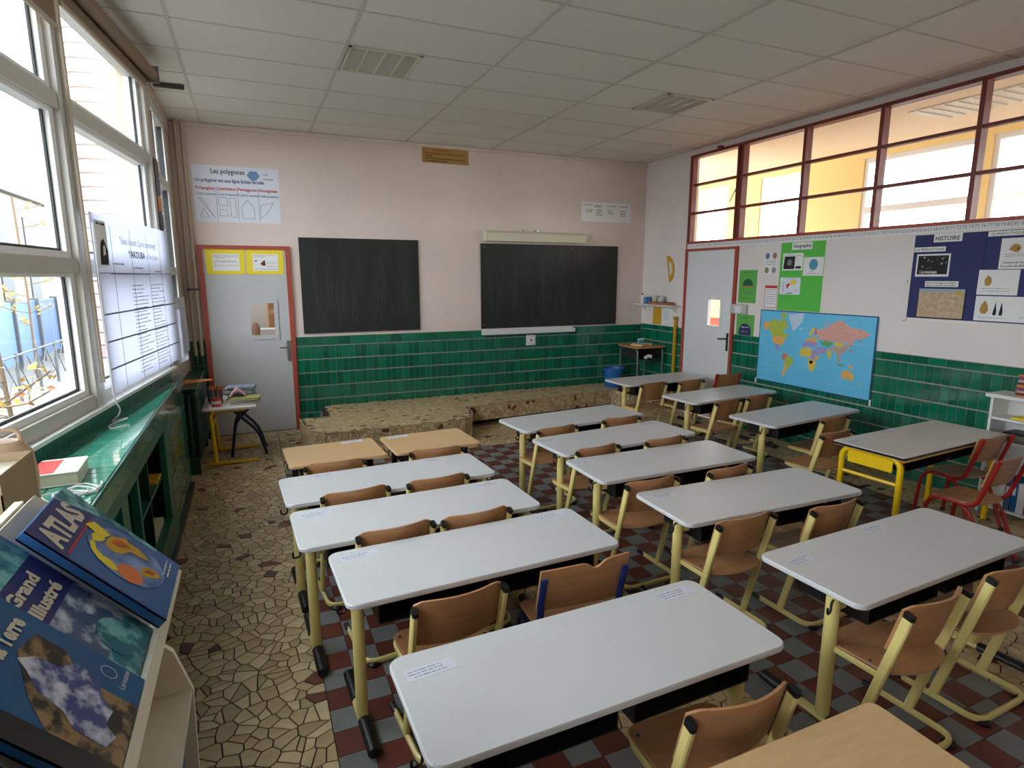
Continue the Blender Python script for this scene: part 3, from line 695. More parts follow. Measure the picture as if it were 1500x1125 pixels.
LABELS = {'L4': [(-.53, .14, 4), (.50, .18, 3)], 'L3': [(-.52, .17, 5), (.49, .19, 4)], 'L2': [(-.52, .16, 5), (.5, .19, 3)], 'L1': [(-.36, .19, 2), (.36, .19, 2)], 'M5': [(-.52, .12, 6), (.12, .19, 4)], 'M4': [(-.50, .15, 3)], 'M3': [(-.55, .15, 2)], 'M2': [(-.55, .15, 2), (.5, .18, 2)], 'M1': [(.52, .18, 0)]}
for k, L in LABELS.items():
    for x, y, r in L: tag_label(DESK[k][0], x, y, .6402, math.radians(r))

# ---- beech single desks with black frame
def make_single():
    d = thing('single_desk', 'x', 'desk')
    MB().prism(rrect(-.335, .335, -.25, .25, .03), .618, .64, .004).build('desk_top', 'beechtop', d)
    for s in (-1, 1):
        x = s*.27
        MB().tube([(x, .05, .03), (x, .05, .618)], .022, 10, .03).build('leg', 'black', d); MB().tube([(x, -.22, .02), (x, .24, .02)], .022, 8, .018).build('foot', 'black', d)
        MB().tube(bend([(x+s*.02, 0, .6), (x+s*.06, -.02, .6), (x+s*.06, -.02, .555), (x+s*.03, -.03, .555)], .012), .005, 6).build('bag_hook', 'steel_dark', d)
    q = MB(); q.box(-.24, .24, -.2, .1, .50, .506); q.box(-.24, .24, .095, .1, .506, .61); q.box(-.24, -.235, -.2, .1, .506, .61); q.box(.235, .24, -.2, .1, .506, .61); q.build('book_tray', 'black', d)
    return d
s0 = make_single(); s0.location = (.478, 4.365, 0); s0.rotation_euler = (0, 0, math.radians(3)); tag(s0, 'beech single desk in the left row, left one of the two', 'desk', 'beech single desks')
s1 = copy_tree(s0); s1.location = (1.205, 4.385, 0); s1.rotation_euler = (0, 0, math.radians(3)); tag(s1, 'beech single desk in the left row, right one of the two', 'desk', 'beech single desks')
s2 = copy_tree(s0); s2.location = (1.30, .775, 0); s2.rotation_euler = (0, 0, 0); tag(s2, 'beech desk corner at the bottom edge of the picture, right of the front desk', 'desk', 'beech single desks')
tag_label(s0, .17, .2, .6402, .05); tag_label(s1, -.2, .2, .6402, .05)

# ---- yellow-frame beech chair
def ysl(z): return -.165*(z-.03)/.66
def curved_back(w, z0, z1, sag, th, top=None, n=14, mz=5, off=.016):
    """plywood backrest bowed backwards; top(x) gives the height of the top edge"""
    q = MB(); R = []
    for side in (0, 1):
        for j in range(mz+1):
            row = []
            for i in range(n+1):
                x = -w+2*w*i/n; zt = z1 if top is None else top(x/w); z = z0+(zt-z0)*j/mz
                y = ysl(z)+off-sag*(1-(x/w)**2)-(th if side else 0)
                row.append((x, y, z))
            R.append(row)
    V = [p for r in R for p in r]; W = n+1; F = []; S = (mz+1)*W
    for j in range(mz):
        for i in range(n):
            a = j*W+i; F.append((a, a+W, a+W+1, a+1)); F.append((S+a, S+a+1, S+a+W+1, S+a+W))
    for i in range(n): F.append((i, i+1, S+i+1, S+i)); a = mz*W+i; F.append((a+1, a, S+a, S+a+1))
    for j in range(mz): a = j*W; F.append((a+W, a, S+a, S+a+W)); a = j*W+n; F.append((a, a+W, S+a+W, S+a))
    q.add(V, F); q.smooth = True; return q
def seat_poly(w, yf, yb, r=.06):
    pts = []
    for i in range(7):                                    # rounded front corners
        a = math.radians(0+90*i/6); pts.append((w-r+r*math.cos(a), yf-r+r*math.sin(a)))
    for i in range(7):
        a = math.radians(90+90*i/6); pts.append((-w+r+r*math.cos(a), yf-r+r*math.sin(a)))
    for i in range(13):                                   # bowed rear edge
        a = math.pi+math.pi*i/12; pts.append((w*math.cos(a), yb+.11+.11*math.sin(a)))
    return pts
def make_seat(w, yf, yb, z, m, parent):
    poly = seat_poly(w, yf, yb); cx, cy = 0, (yf+yb)/2; rs = []
    def ring(k, z_): return [(cx+(x-cx)*k, cy+(y-cy)*k, z_+(.012*max(0, (y-cy)/(yf-cy))**3*(-1) if y > cy else .012*((cy-y)/(cy-yb))**2)) for x, y in poly]
    rs = [ring(.2, z-.016), ring(.6, z-.014), ring(.985, z-.011), ring(1, z-.006), ring(.985, z), ring(.6, z-.003), ring(.2, z-.005)]
    q = MB(); q.rings(rs); q.smooth = True; return q.build('seat', m, parent)
def make_chair():
    c = thing('school_chair', 'x', 'chair')
    make_seat(.188, .195, -.172, .385, 'beech', c)
    curved_back(.186, .48, .695, .052, .011, lambda t: .692+.004*math.cos(t*1.5)-.02*abs(t)**10, off=.036).build('backrest', 'beech', c)
    for s in (-1, 1):
        x = s*.192
        MB().tube([(x, ysl(.03), .03), (x, ysl(.658), .658)], .019, 8, .0105, upv=(1, 0, 0), sq=True).build('upright', 'yellow', c)
        MB().tube([(x, ysl(.648), .648), (x, ysl(.668), .668)], .0205, 8, .012, upv=(1, 0, 0), sq=True).build('upright_cap', 'black', c)
        MB().tube(bend([(x, ysl(.365), .362), (x, .12, .362), (x*.86, .17, .36)], .04), .009, 8, .014).build('seat_rail', 'yellow', c)
        MB().tube([(x, .20, .022), (x, .135, .022)], .0145, 8).build('front_cap', 'black', c)
        MB().lathe([(.026, 0), (.03, .004), (.03, .014), (.022, .022)], 12, x*.8, -.185).build('glide', 'black', c)
        for yy in (.13, -.02): MB().lathe([(.007, .384), (.006, .3875)], 8, s*.165, yy).build('rivet', 'steel_dark', c)
    MB().tube(bend([(-.192, .15, .022), (-.192, -.19, .022), (.192, -.19, .022), (.192, .15, .022)], .07, 6), .012, 8, .015).build('skid', 'yellow', c)
    return c
chair0 = make_chair(); CF = [True]
def place_chair(mx, my, deg, label, proto=None):
    """mx,my: middle of the backrest top as seen; the feet stand .165 m further forward"""
    a = math.radians(deg)
    o = chair0 if CF[0] else copy_tree(chair0); CF[0] = False
    o.location = (mx-.165*math.sin(a), my+.165*math.cos(a), 0); o.rotation_euler = (0, 0, a); o['label'] = label; o['group'] = 'yellow-framed beech chairs'
    return o
CH = [
(.44, 3.89, 2, 'beech chair behind the left beech single desk'), (1.15, 3.89, -1, 'beech chair behind the right beech single desk'),
(.48, 3.25, 6, 'beech chair at left seat of the white desk behind the beech single desks'), (.98, 3.27, 5, 'beech chair at right seat of the white desk behind the beech single desks'),
(.58, 2.67, 6, 'beech chair at left seat of the left-row desk third from the camera'), (1.01, 2.68, 5, 'beech chair at right seat of the left-row desk third from the camera'),
(.67, 2.02, 5, 'beech yellow-framed chair left of the blue-armed chair'),
(1.24, 1.13, -2, 'beech chair at the front desk, cut by the bottom edge'),
(2.24, 4.04, 7, 'beech chair at left seat of the middle-row desk closest to the platform'), (2.91, 4.13, 2, 'beech chair at right seat of the middle-row desk closest to the platform'),
(2.24, 3.47, 8, 'beech chair at left seat of the second middle-row desk from the platform'), (2.84, 3.46, 5, 'beech chair at right seat of the second middle-row desk from the platform'),
(2.17, 2.74, 2, 'beech chair at left seat of the third middle-row desk from the platform'), (2.78, 2.79, 6, 'beech chair at right seat of the third middle-row desk from the platform'),
(2.26, 2.14, 2, 'beech chair at left seat of the fourth middle-row desk, seat in full view'), (2.85, 2.08, 2, 'beech chair at right seat of the fourth middle-row desk'),
(2.345, 1.25, 3, 'beech chair at left seat of the nearest middle-row desk, lower right of picture'), (2.92, 1.28, 2, 'beech chair cut by the right picture edge at the nearest middle-row desk'),
(4.23, 5.54, 6, 'beech chair at left seat of the desk closest to the right-hand door'), (4.75, 5.50, 6, 'beech chair at right seat of the desk closest to the right-hand door'),
(4.32, 4.44, 9, 'beech chair at left seat of the second right-row desk, shiny seat'), (4.79, 4.50, 9, 'beech chair at right seat of the second right-row desk'),
(4.65, 3.50, 6, 'beech chair below the world map, farther of the two at that desk'), (4.21, 3.14, 3, 'beech chair left of the yellow-legged desk, nearer of the two under the map')]
def back_edge(x, y):
    best = -9
    for q in Q.values():
        (xa, ya), (xb, yb) = q[0], q[1]
        if min(xa, xb)-.02 < x < max(xa, xb)+.02:
            e_ = ya+(yb-ya)*(x-xa)/(xb-xa)
            if e_-.25 < y < e_+.3: best = max(best, e_)
    return best
for mx, my, a, lab in CH:
    be = max(back_edge(mx-.19, my), back_edge(mx+.19, my)); place_chair(mx, max(my, be+.042), a, lab)
# ---- chair with blue arms and a notched beech back
c = thing('notched_chair', 'beech chair with blue arms and notched wavy backrest in the left row', 'chair', (1.23, 2.17, 0), math.radians(-4))
make_seat(.185, .19, -.15, .39, 'beech', c)
curved_back(.205, .50, .72, .012, .011, lambda t: .715-.035*math.exp(-((t-.22)/.16)**2)+.012*t, n=28).build('backrest', 'beech', c)
for s in (-1, 1):
    x = s*.19
    MB().tube([(x, ysl(.36)+.0, .36), (x, ysl(.5)-.004, .47), (x, ysl(.5)-.008, .53), (x, ysl(.66)-.008, .665)], .017, 8, .006, upv=(0, 1, 0)).build('arm_bracket', 'blue', c)
    MB().tube(bend([(x, -.10, .42), (x, -.06, .36), (x, .12, .36), (x, .15, .30), (x, .19, .02)], .05), .012, 8).build('front_leg', 'navy', c)
    MB().tube(bend([(x, -.02, .36), (x, -.10, .25), (x, -.18, .02)], .05), .012, 8).build('rear_leg', 'navy', c)
    for y in (.19, -.18): MB().lathe([(.018, 0), (.018, .025), (.013, .03)], 10, x, y).build('foot_cap', 'black', c)
MB().tube([(-.19, .0, .352), (.19, .0, .352)], .011, 8).build('cross_bar', 'navy', c)
# ---- red tubular chairs
def make_red():
    c = thing('red_chair', 'x', 'chair')
    make_seat(.175, .20, -.14, .42, 'beech', c)
    curved_back(.165, .55, .74, .02, .010).build('backrest', 'beech', c)
    for s in (-1, 1):
        x = s*.168
        MB().tube(bend([(x, -.205, .75), (x, -.15, .56), (x, -.10, .405), (x, .15, .405), (x*1.03, .2, .34), (x*1.08, .22, .01)], .06, 5), .0135, 10, upv=(1, 0, 0)).build('side_tube', 'redtube', c)
        MB().tube(bend([(x*.9, .02, .40), (x*1.0, -.08, .36), (x*1.08, -.21, .01)], .06, 5), .0125, 10, upv=(1, 0, 0)).build('rear_leg', 'redtube', c)
        for y in (.22, -.21): MB().lathe([(.017, 0), (.017, .02), (.014, .025)], 10, x*1.08, y).build('foot_cap', 'black', c)
    MB().tube([(-.168, .06, .40), (.168, .06, .40)], .010, 8).build('cross_bar', 'redtube', c)
    return c
r0 = make_red(); g = 'red tubular chairs'
for k, (x, y, a, lab) in enumerate([(4.93, 2.61, -2, 'red-framed beech chair at right edge, farther one behind the yellow-legged desk'), (4.43, 2.26, 0, 'red-framed beech chair at right edge, nearer one behind the yellow-legged desk'), (5.24, 5.62, -4, 'red-framed beech chair far away beside the right-hand door')]):
    o = r0 if k == 0 else copy_tree(r0); o.location = (x, y, 0); o.rotation_euler = (0, 0, math.radians(a)); tag(o, lab, 'chair', g)
# ---- desk with strong yellow round legs (right)
d = thing('yellow_legged_desk', 'grey-topped desk with bright yellow tubular legs and yellow drawer panel', 'desk', (4.60, 2.75, 0), math.radians(4))
MB().prism(rrect(-.68, .68, -.26, .26, .02), .676, .70, .003).build('desk_top', 'greylam', d); MB().prism(rrect(-.683, .683, -.263, .263, .02), .680, .696).build('top_edge', 'black', d)
for s in (-1, 1):
    x = s*.62
    MB().tube(bend([(x, -.21, 0), (x, -.21, .62), (x, -.16, .665), (x, .16, .665), (x, .21, .62), (x, .21, 0)], .06, 5), .021, 10, upv=(1, 0, 0)).build('leg_frame', 'yellow2', d)
    MB().tube([(x, -.2, .48), (x, .2, .48)], .014, 8, upv=(1, 0, 0)).build('side_rail', 'yellow2', d)
MB().tube([(-.6, .18, .60), (.6, .18, .60)], .015, 8).build('rear_rail', 'yellow2', d); MB().box(-.6, .6, -.215, -.195, .64, .674).build('front_rail', 'yellow2', d)
for a, c2 in ((-.55, -.03), (.03, .55)):
    q = MB(); q.box(a, c2, -.2, .17, .565, .571); q.box(a, c2, .165, .17, .571, .67); q.box(a, a+.006, -.2, .17, .571, .67); q.box(c2-.006, c2, -.2, .17, .571, .67); q.build('book_tray', 'black', d)
MB().box(-.632, -.624, -.16, .16, .56, .655).build('end_panel', 'yellow2', d)
tag_label(d, -.56, .16, .7002, .1); tag_label(d, -.05, .21, .7002, .05)

# ---- small table by the left door with piles of booklets
t = thing('side_table', 'small grey-topped table with yellow sled legs beside the left door', 'table', (-.28, 6.84, 0))
MB().prism(rrect(-.25, .25, -.37, .37, .02), .577, .60, .003).build('table_top', 'greylam', t)
for y in (-.30, .27):
    MB().tube(bend([(.24, y, .02), (-.22, y, .02)], .02), .02, 8, .016).build('foot', 'yellow2', t); MB().tube(bend([(-.16, y, .03), (-.18, y, .54), (-.12, y, .565), (.15, y, .565)], .05, 5), .02, 10, upv=(0, 1, 0)).build('leg', 'yellow2', t)
MB().tube([(-.17, -.3, .4), (-.17, .27, .4)], .015, 8).build('stretcher', 'yellow2', t)
c = thing('stored_chair', 'navy-framed chair pushed under the small table by the left door', 'chair', (-.16, 6.86, 0), math.radians(90))
make_seat(.17, .17, -.14, .545, 'beech', c)
for s in (-1, 1):
    x = s*.14; MB().tube(bend([(x, .1, .53), (x, .0, .42), (x, -.14, .27), (x, -.20, .02)], .1, 5), .016, 8, upv=(1, 0, 0)).build('rear_leg', 'navy', c); MB().tube(bend([(x, -.05, .53), (x, .08, .4), (x, .14, .02)], .1, 5), .016, 8, upv=(1, 0, 0)).build('front_leg', 'navy', c)
MB().tube([(-.14, .06, .53), (.14, .06, .53)], .012, 8).build('cross_bar', 'navy', c)
ORD = 'first second third fourth fifth sixth seventh eighth ninth tenth eleventh twelfth thirteenth fourteenth fifteenth sixteenth'.split()
def stack(prefix, lab, cx, cy, z, n, w, h, th, mats, jit, group, rot=0):
    for k in range(n):
        o = thing(prefix, lab.replace('booklet in', ORD[k]+' booklet from the bottom in', 1), 'booklet', (cx+random.uniform(-jit, jit), cy+random.uniform(-jit, jit), z), rot+random.uniform(-.12, .12), group)
        tt = th*random.uniform(.7, 1.2); m_ = random.choice(mats)
        q = MB(); q.box(-w/2, w/2, -h/2, h/2, tt*.82, tt); q.box(-w/2, w/2, -h/2, h/2, 0, tt*.18); q.box(-w/2, -w/2+.002, -h/2, h/2, 0, tt); q.build('cover', m_, o)
        MB().box(-w/2+.003, w/2-.003, -h/2+.003, h/2-.003, tt*.18, tt*.82).build('pages', 'paper', o); z += tt
    return z
for k, cc in enumerate([(150, 170, 190), (206, 196, 170), (126, 140, 160), (190, 196, 202), (150, 150, 70), (190, 110, 90), (60, 90, 130), (222, 214, 206), (190, 60, 70), (220, 130, 60), (50, 60, 70), (200, 120, 150)]): M['cov%d' % k] = mat('cover_%d' % k, cc, .45)
stack('booklet', 'booklet in the low front pile by the left door', -.13, 6.68, .60, 8, .20, .28, .0085, ['cov0', 'cov1', 'cov3', 'cov7', 'cov4'], .012, 'booklets in the low pile', 1.5)
stack('booklet', 'booklet in the tall rear pile by the left door', -.17, 6.98, .60, 15, .20, .27, .0095, ['cov0', 'cov2', 'cov3', 'cov1', 'cov7'], .012, 'booklets in the tall pile', 1.5)
o = thing('pink_cloth', 'folded pink cloth tented on the booklet piles by the left door', 'cloth', (-.2, 6.76, .668))
M['pink'] = mat('pink_cloth', (214, 150, 152), .8); q = MB(); q.add([(-.08, -.07, 0), (-.02, -.07, .075), (.0, -.07, .08), (.075, -.07, .01), (-.08, .08, .0), (-.02, .08, .075), (.0, .08, .08), (.075, .08, .01), (-.075, -.07, -.004), (-.02, -.07, .065), (.0, -.07, .07), (.07, -.07, .004), (-.075, .08, -.004), (-.02, .08, .065), (.0, .08, .07), (.07, .08, .004)], [(0, 1, 5, 4), (1, 2, 6, 5), (2, 3, 7, 6), (12, 13, 9, 8), (13, 14, 10, 9), (14, 15, 11, 10), (0, 8, 9, 1), (1, 9, 10, 2), (2, 10, 11, 3), (4, 5, 13, 12), (5, 6, 14, 13), (6, 7, 15, 14), (0, 4, 12, 8), (3, 11, 15, 7)]); q.build('fold', 'pink', o)
o = thing('pencil_tin', 'round patterned tin of pens on the small table by the left door', 'pen pot', (-.40, 6.62, .60))
MB().lathe([(.045, 0), (.047, .005), (.047, .09), (.043, .09), (.043, .01)], 18).build('tin', 'cov8', o); MB().lathe([(.0475, .03), (.0475, .06)], 18).build('band', 'cov1', o)
for k in range(6):
    a = k*1.05; MB().tube([(.02*math.cos(a), .02*math.sin(a), .012), (.045*math.cos(a), .045*math.sin(a), .17+.01*k)], .0045, 6).build('pencil', ['cov8', 'cov9', 'ink', 'cov6', 'kraft', 'cov10'][k], o)
o = thing('card_box', 'open red and brown card box behind the pen tin by the left door', 'box', (-.42, 6.84, .60), .2)
q = MB(); q.box(-.06, .06, -.08, .08, 0, .004); q.box(-.06, -.056, -.08, .08, 0, .15); q.box(.056, .06, -.08, .08, 0, .15); q.box(-.06, .06, -.08, -.076, 0, .15); q.box(-.06, .06, .076, .08, 0, .15); q.build('carton', 'cov10', o)
q = MB(); q.add([(-.06, -.08, .15), (.06, -.08, .15), (.09, -.12, .18), (-.07, -.13, .2), (-.06, -.078, .147), (.06, -.078, .147), (.09, -.117, .176), (-.07, -.127, .196)], [(0, 1, 2, 3), (7, 6, 5, 4), (0, 4, 5, 1), (1, 5, 6, 2), (2, 6, 7, 3), (3, 7, 4, 0)]); q.build('flap', 'cov9', o)
# ---- radiator and coat hanger
r = thing('radiator', 'dark green cast-iron column radiator in the far left corner', 'radiator', (-.615, 0, 0))
for k in range(14):
    y = 6.30+.085*k
    q = MB(); q.tube(bend([(-.06, y, .16), (-.06, y, .80), (.06, y, .80), (.06, y, .16), (-.06, y, .16)], .05, 5), .022, 8, .026, upv=(0, 1, 0)); q.tube([(0, y, .16), (0, y, .8)], .018, 8, .026, upv=(0, 1, 0)); q.build('column', 'greendark', r)
MB().box(-.08, .072, 6.22, 7.46, .835, .86).build('top_shelf', 'greendark', r)
for y in (6.32, 7.38): MB().box(-.05, .05, y-.03, y+.03, 0, .16).build('foot', 'greendark', r)
h = thing('coat_hanger', 'orange wooden coat hanger lying on the radiator', 'coat hanger', (-.60, 6.55, .868), .5)
MB().tube(bend([(-.2, -.02, .008), (0, .07, .012), (.2, -.02, .008)], .06), .009, 8).build('shoulder_bar', 'cov9', h); MB().tube([(-.19, -.02, .006), (.19, -.02, .006)], .006, 8).build('trouser_bar', 'cov9', h)
MB().tube(bend([(0, .07, .012), (0, .1, .012), (.03, .13, .012), (.0, .16, .012), (-.025, .14, .012)], .02), .003, 6).build('hook', 'chrome', h)
# ---- old desk in the far right corner, on the platform
d = thing('corner_desk', 'old brown-topped desk with grey tube legs in the far right corner', 'desk', (5.30, 7.30, .282))
MB().prism(rrect(-.25, .25, -.25, .25, .02), .59, .615, .003).build('desk_top', 'beech', d)
for s in (-1, 1): MB().tube(bend([(s*.22, -.22, 0), (s*.22, -.22, .585), (s*.22, .22, .585), (s*.22, .22, 0)], .07, 5), .013, 8, upv=(1, 0, 0)).build('leg_frame', 'chrome', d)
q = MB(); q.box(-.2, .2, -.18, .2, .42, .425); q.box(-.2, -.195, -.18, .2, .425, .57); q.box(.195, .2, -.18, .2, .425, .57); q.box(-.2, .2, .195, .2, .425, .57); q.build('book_box', 'steel_dark', d); MB().tube([(.22, -.2, .34), (.22, .2, .34)], .01, 8).build('rail', 'chrome', d)
MB().tube([(-.06, -.19, .45), (.0, -.17, .47), (.05, -.19, .46)], .025, 8).build('crumpled_paper', 'paper', d)
o = tag(MB().cbox(-.13, .13, -.1, .1, 0, .04, .004).build('wooden_block', 'beechtop'), 'beech block under the blue test tubes on the corner desk', 'block'); o.location = (5.22, 7.19, .898); o.rotation_euler = (0, 0, .3)
for k in range(5):
    o = thing('blue_vial', 'small turquoise vial, %s of five on the beech block' % ['first', 'second', 'third', 'fourth', 'last'][k], 'vial', (5.16+.028*k, 7.185+.009*k, .938), group='turquoise vials'); M.setdefault('turq', mat('turquoise_plastic', (70, 170, 190), .25))
    MB().lathe([(.011, 0), (.012, .004), (.012, .06), (.009, .066)], 10).build('tube', 'turq', o); MB().lathe([(.0125, .05), (.0125, .066), (.008, .07)], 10).build('stopper', 'aluL', o)
o = thing('bucket', 'blue plastic bucket on the platform left of the corner desk', 'bucket', (4.885, 7.40, .283))
MB().lathe([(.115, 0), (.12, .005), (.148, .27), (.158, .272), (.158, .285), (.143, .285), (.112, .012)], 24).build('pail', 'bucket', o); MB().tube([(.15*math.cos(a), .15*math.sin(a), .275-.05*math.sin(a)) for a in [math.pi*k/12 for k in range(13)]], .004, 6).build('handle', 'chrome', o)
o = thing('yellow_pole', 'yellow square metre stick leaning on the tiles beside the right-hand door', 'stick', (5.585, 6.90, 0))
MB().rings([[(-.015+dx, -.02+dy, z) for dx, dy in ((0, 0), (.03, 0), (.03, .04), (0, .04))] for z in (.0, .66, 1.33)]).build('stick', 'mustard', o); MB().box(-.02, .02, -.025, .025, 1.29, 1.335).build('end_cap', 'kraft', o)
# ---- white bookcase at the right edge
c = thing('white_bookcase', 'white open bookcase against the right wall at the picture edge', 'bookcase', (5.37, 2.72, 0))
MB().cbox(-.025, .235, -1.62, .03, .955, .985, .004).build('top', 'aluL', c)
for y in (0, -.8, -1.6): MB().box(0, .23, y-.02, y, 0, .955).build('side_panel', 'aluL', c)
for z in (.05, .38, .60, .78): MB().box(.005, .225, -1.6, -.02, z, z+.018).build('shelf', 'aluL', c)
MB().box(.222, .23, -1.6, -.02, 0, .955).build('back_panel', 'aluL', c)
for k in range(16):
    o = thing('notebook', ORD[k]+' notebook from the bottom in the colourful pile on the white bookcase', 'notebook', (5.48+random.uniform(-.008, .008), 2.45+random.uniform(-.008, .008), .986+.0105*k), random.uniform(-.06, .06), 'notebooks piled on the bookcase')
    m_ = ['cov9', 'cov10', 'cov8', 'cov1', 'cov11', 'cov6', 'cov8', 'cov9'][k % 8]; q = MB(); q.box(-.09, .09, -.12, .12, 0, .0015); q.box(-.09, .09, -.12, .12, .008, .0098); q.box(-.09, -.088, -.12, .12, 0, .0098); q.build('cover', m_, o); MB().box(-.087, .088, -.118, .118, .0016, .0079).build('pages', 'paper', o)
tag(MB().cbox(5.40, 5.55, 2.36, 2.58, .799, .815, .003).build('yellow_folder', 'brightyellow'), 'yellow folder on the upper shelf of the white bookcase', 'folder')
o = thing('cd_player', 'grey and black flat player on the middle shelf of the white bookcase', 'player', (5.47, 2.46, .619)); MB().cbox(-.09, .09, -.16, .16, 0, .06, .006).build('case', 'chrome', o); MB().cbox(-.085, .085, -.155, .155, .06, .075, .004).build('lid', 'black', o)
MB().lathe([(.015, 0), (.015, .01)], 12).build('dial', 'steel_dark', o, loc=(-.092, .1, .03))
y = 2.66; bw = [('aluL', .05, .26), ('aluL', .06, .25), ('cov6', .04, .26), ('bucket', .035, .27), ('aluL', .05, .24), ('cov8', .04, .25), ('cov11', .05, .26), ('cov3', .03, .25)]
for k, (m_, w, hh) in enumerate(bw):
    nm = ['first', 'second', 'third', 'fourth', 'fifth', 'sixth', 'seventh', 'eighth'][k]
    o = thing('binder', '%s binder from the far end on the low shelf of the white bookcase' % nm, 'binder', (5.48, y-w/2, .069), group='binders in the bookcase'); y -= w+.004
    MB().cbox(-.085, .085, -w/2, w/2, 0, hh, .003).build('cover', m_, o); MB().box(-.089, -.085, -w/2+.008, w/2-.008, hh*.5, hh*.75).build('spine_label', 'paper', o)
# ================================================================== BOARDS, POSTERS, SIGNS
FB = lambda x, z, y=YB-.0005: frame((x, y, z), (1, 0, 0), (0, 0, 1))
FR = lambda y, z, x=XR-.0005: frame((x, y, z), (0, -1, 0), (0, 0, 1))
def board(label, x0, x1, z0, z1):
    o = thing('blackboard', label, 'blackboard', (x0, YB, z0)); w, h = x1-x0, z1-z0
    MB().box(0, w, -.022, -.002, 0, h).build('slate', 'board', o); return o, w, h
bb, w, h = board('square blackboard with chalk smears beside the left door', .575, 2.05, 1.205, 2.37)
def chalk(o, n, w, h, seed):
    random.seed(seed); q = MB()
    for k in range(n):
        x = random.uniform(.08*w, .92*w); z0 = random.uniform(.06*h, .35*h); L = random.uniform(.15, .55)*h; bow = random.uniform(-.06, .06); th = random.uniform(.002, .006); pts = [(x+bow*math.sin(3.14*i/8), z0+L*i/8) for i in range(9)]
        for i in range(8):
            (xa, za), (xb, zb) = pts[i], pts[i+1]; q.add([(xa, -.0225, za), (xa+th, -.0225, za), (xb+th, -.0225, zb), (xb, -.0225, zb)], [(0, 1, 2, 3)])
    q.build('chalk_smears', M['chalk'], o, kind='stuff')
M['chalk'] = mat('chalk_dust', (70, 74, 72), .9); chalk(bb, 34, w, h, 3)
bb, w, h = board('long blackboard with a side panel below the cream strip lamp', 2.925, 5.135, 1.185, 2.35)
MB().box(1.462, 1.468, -.0235, -.022, 0, h).build('panel_joint', 'steel_dark', bb); chalk(bb, 40, 1.44, h, 5); random.seed(11)
for x, z in ((.04, h-.05), (1.42, h-.05), (.04, .05), (1.42, .05)): MB().lathe([(.012, 0), (.012, .004), (.004, .006)], 10).build('screw', 'chrome', bb, loc=(x, -.028, z))
o = thing('chalk_tray', 'long white chalk tray with chalk dust under the right blackboard', 'chalk tray', (2.925, YB, 1.10)); MB().cbox(0, 1.46, -.085, -.013, 0, .02, .003).build('tray', 'aluL', o); MB().box(0, 1.46, -.088, -.08, .0, .055).build('front_lip', 'aluL', o); MB().box(0, 1.46, -.024, -.013, .0, .08).build('back_strip', 'aluL', o)
for k, x in enumerate((.12, .3, .55, .62, .95, 1.2)):
    q = MB().tube([(0, 0, 0), (.06, .004, 0)], .006, 7).build('chalk_stick', ['paper', 'cov9', 'paper', 'cov11', 'paper', 'cov8'][k]); q.location = (2.925+x, YB-.05, 1.127); tag(q, '%s chalk stick from the left in the chalk tray' % ['first', 'second', 'third', 'fourth', 'fifth', 'sixth'][k], 'chalk', 'chalk sticks')
o = thing('strip_lamp', 'cream strip lamp over the right blackboard', 'lamp', (2.98, YB, 2.38)); q = MB(); q.prism([(-.11, 0), (-.09, .11), (-.03, .145), (0, .145), (0, 0)], 0, 1.55); 
hood = q.build('hood', 'lampcream', o); hood.rotation_euler = (math.radians(90), 0, math.radians(90))
for x in (.0, 1.55): MB().box(x-.006, x+.006, -.105, 0, .0, .14).build('end_cap', 'lampcream', o)
for x in (.58, .78): MB().box(x, x+.03, -.04, -.002, .14, .17).build('bracket', 'chrome', o)
MB().tube([(.05, -.06, .02), (1.5, -.06, .02)], .013, 8).build('lamp_tube', 'paper', o)
o = thing('wall_socket', 'white double power socket on the green tiles under the chalk tray', 'socket', (3.685, YB-.013, .995)); MB().cbox(-.072, .072, -.02, 0, -.075, .075, .004).build('plate', 'aluL', o); MB().cbox(-.045, .045, -.026, -.02, -.045, .045, .003).build('insert', 'paper', o); MB().tube([(0, -.028, 0), (0, -.024, 0)], .02, 12, upv=(1, 0, 0)).build('recess', 'inkgrey', o)
# posters on the back wall
p = sheet('polygon_poster', 'handwritten laminated poster Les polygones above the left door', 'poster', FB(-.505, 2.52), .90, .62, 'paperblue')
text(p, 'Les polygones', .19, .535, .075, 'ink', bold=.001, width=.35); text(p, 'Un polygone est une ligne brisée fermée', .02, .44, .056, 'inkblue', width=.72, bold=.0008)
polyprint('hexagon', p, [(.56, .53), (.60, .58), (.67, .58), (.70, .53), (.66, .48), (.61, .475)], mat('blue_crayon', (110, 150, 190), .7)); text(p, 'côté', .73, .54, .035, 'inkgrey'); text(p, 'sommet', .73, .49, .035, 'inkgrey'); 
for k, (s, n) in enumerate((('Triangles', 3), ('Quadrilatères', 4), ('Pentagones', 5), ('Hexagones', 6))):
    u = .015+.222*k; text(p, s, u, .355, .05, 'inkred', width=.20, bold=.0008); text(p, '%d côtés %d sommets' % (n, n), u, .295, .04, 'inkblue', width=.205)
    if k: patch('rule', p, u-.012, u-.009, .02, .39, 'ink')
def outline(parent, pts, m='inkgrey', th=.004, name='drawn_outline'):
    q = MB()
    for i in range(len(pts)):
        a, c = Vector((*pts[i], 0)), Vector((*pts[(i+1) % len(pts)], 0)); d_ = (c-a).normalized(); n_ = Vector((-d_.y, d_.x, 0))*th/2; q.add([a+n_+Vector((0, 0, .003)), a-n_+Vector((0, 0, .003)), c-n_+Vector((0, 0, .003)), c+n_+Vector((0, 0, .003))], [(0, 1, 2, 3)])
    return q.build(name, m, parent)
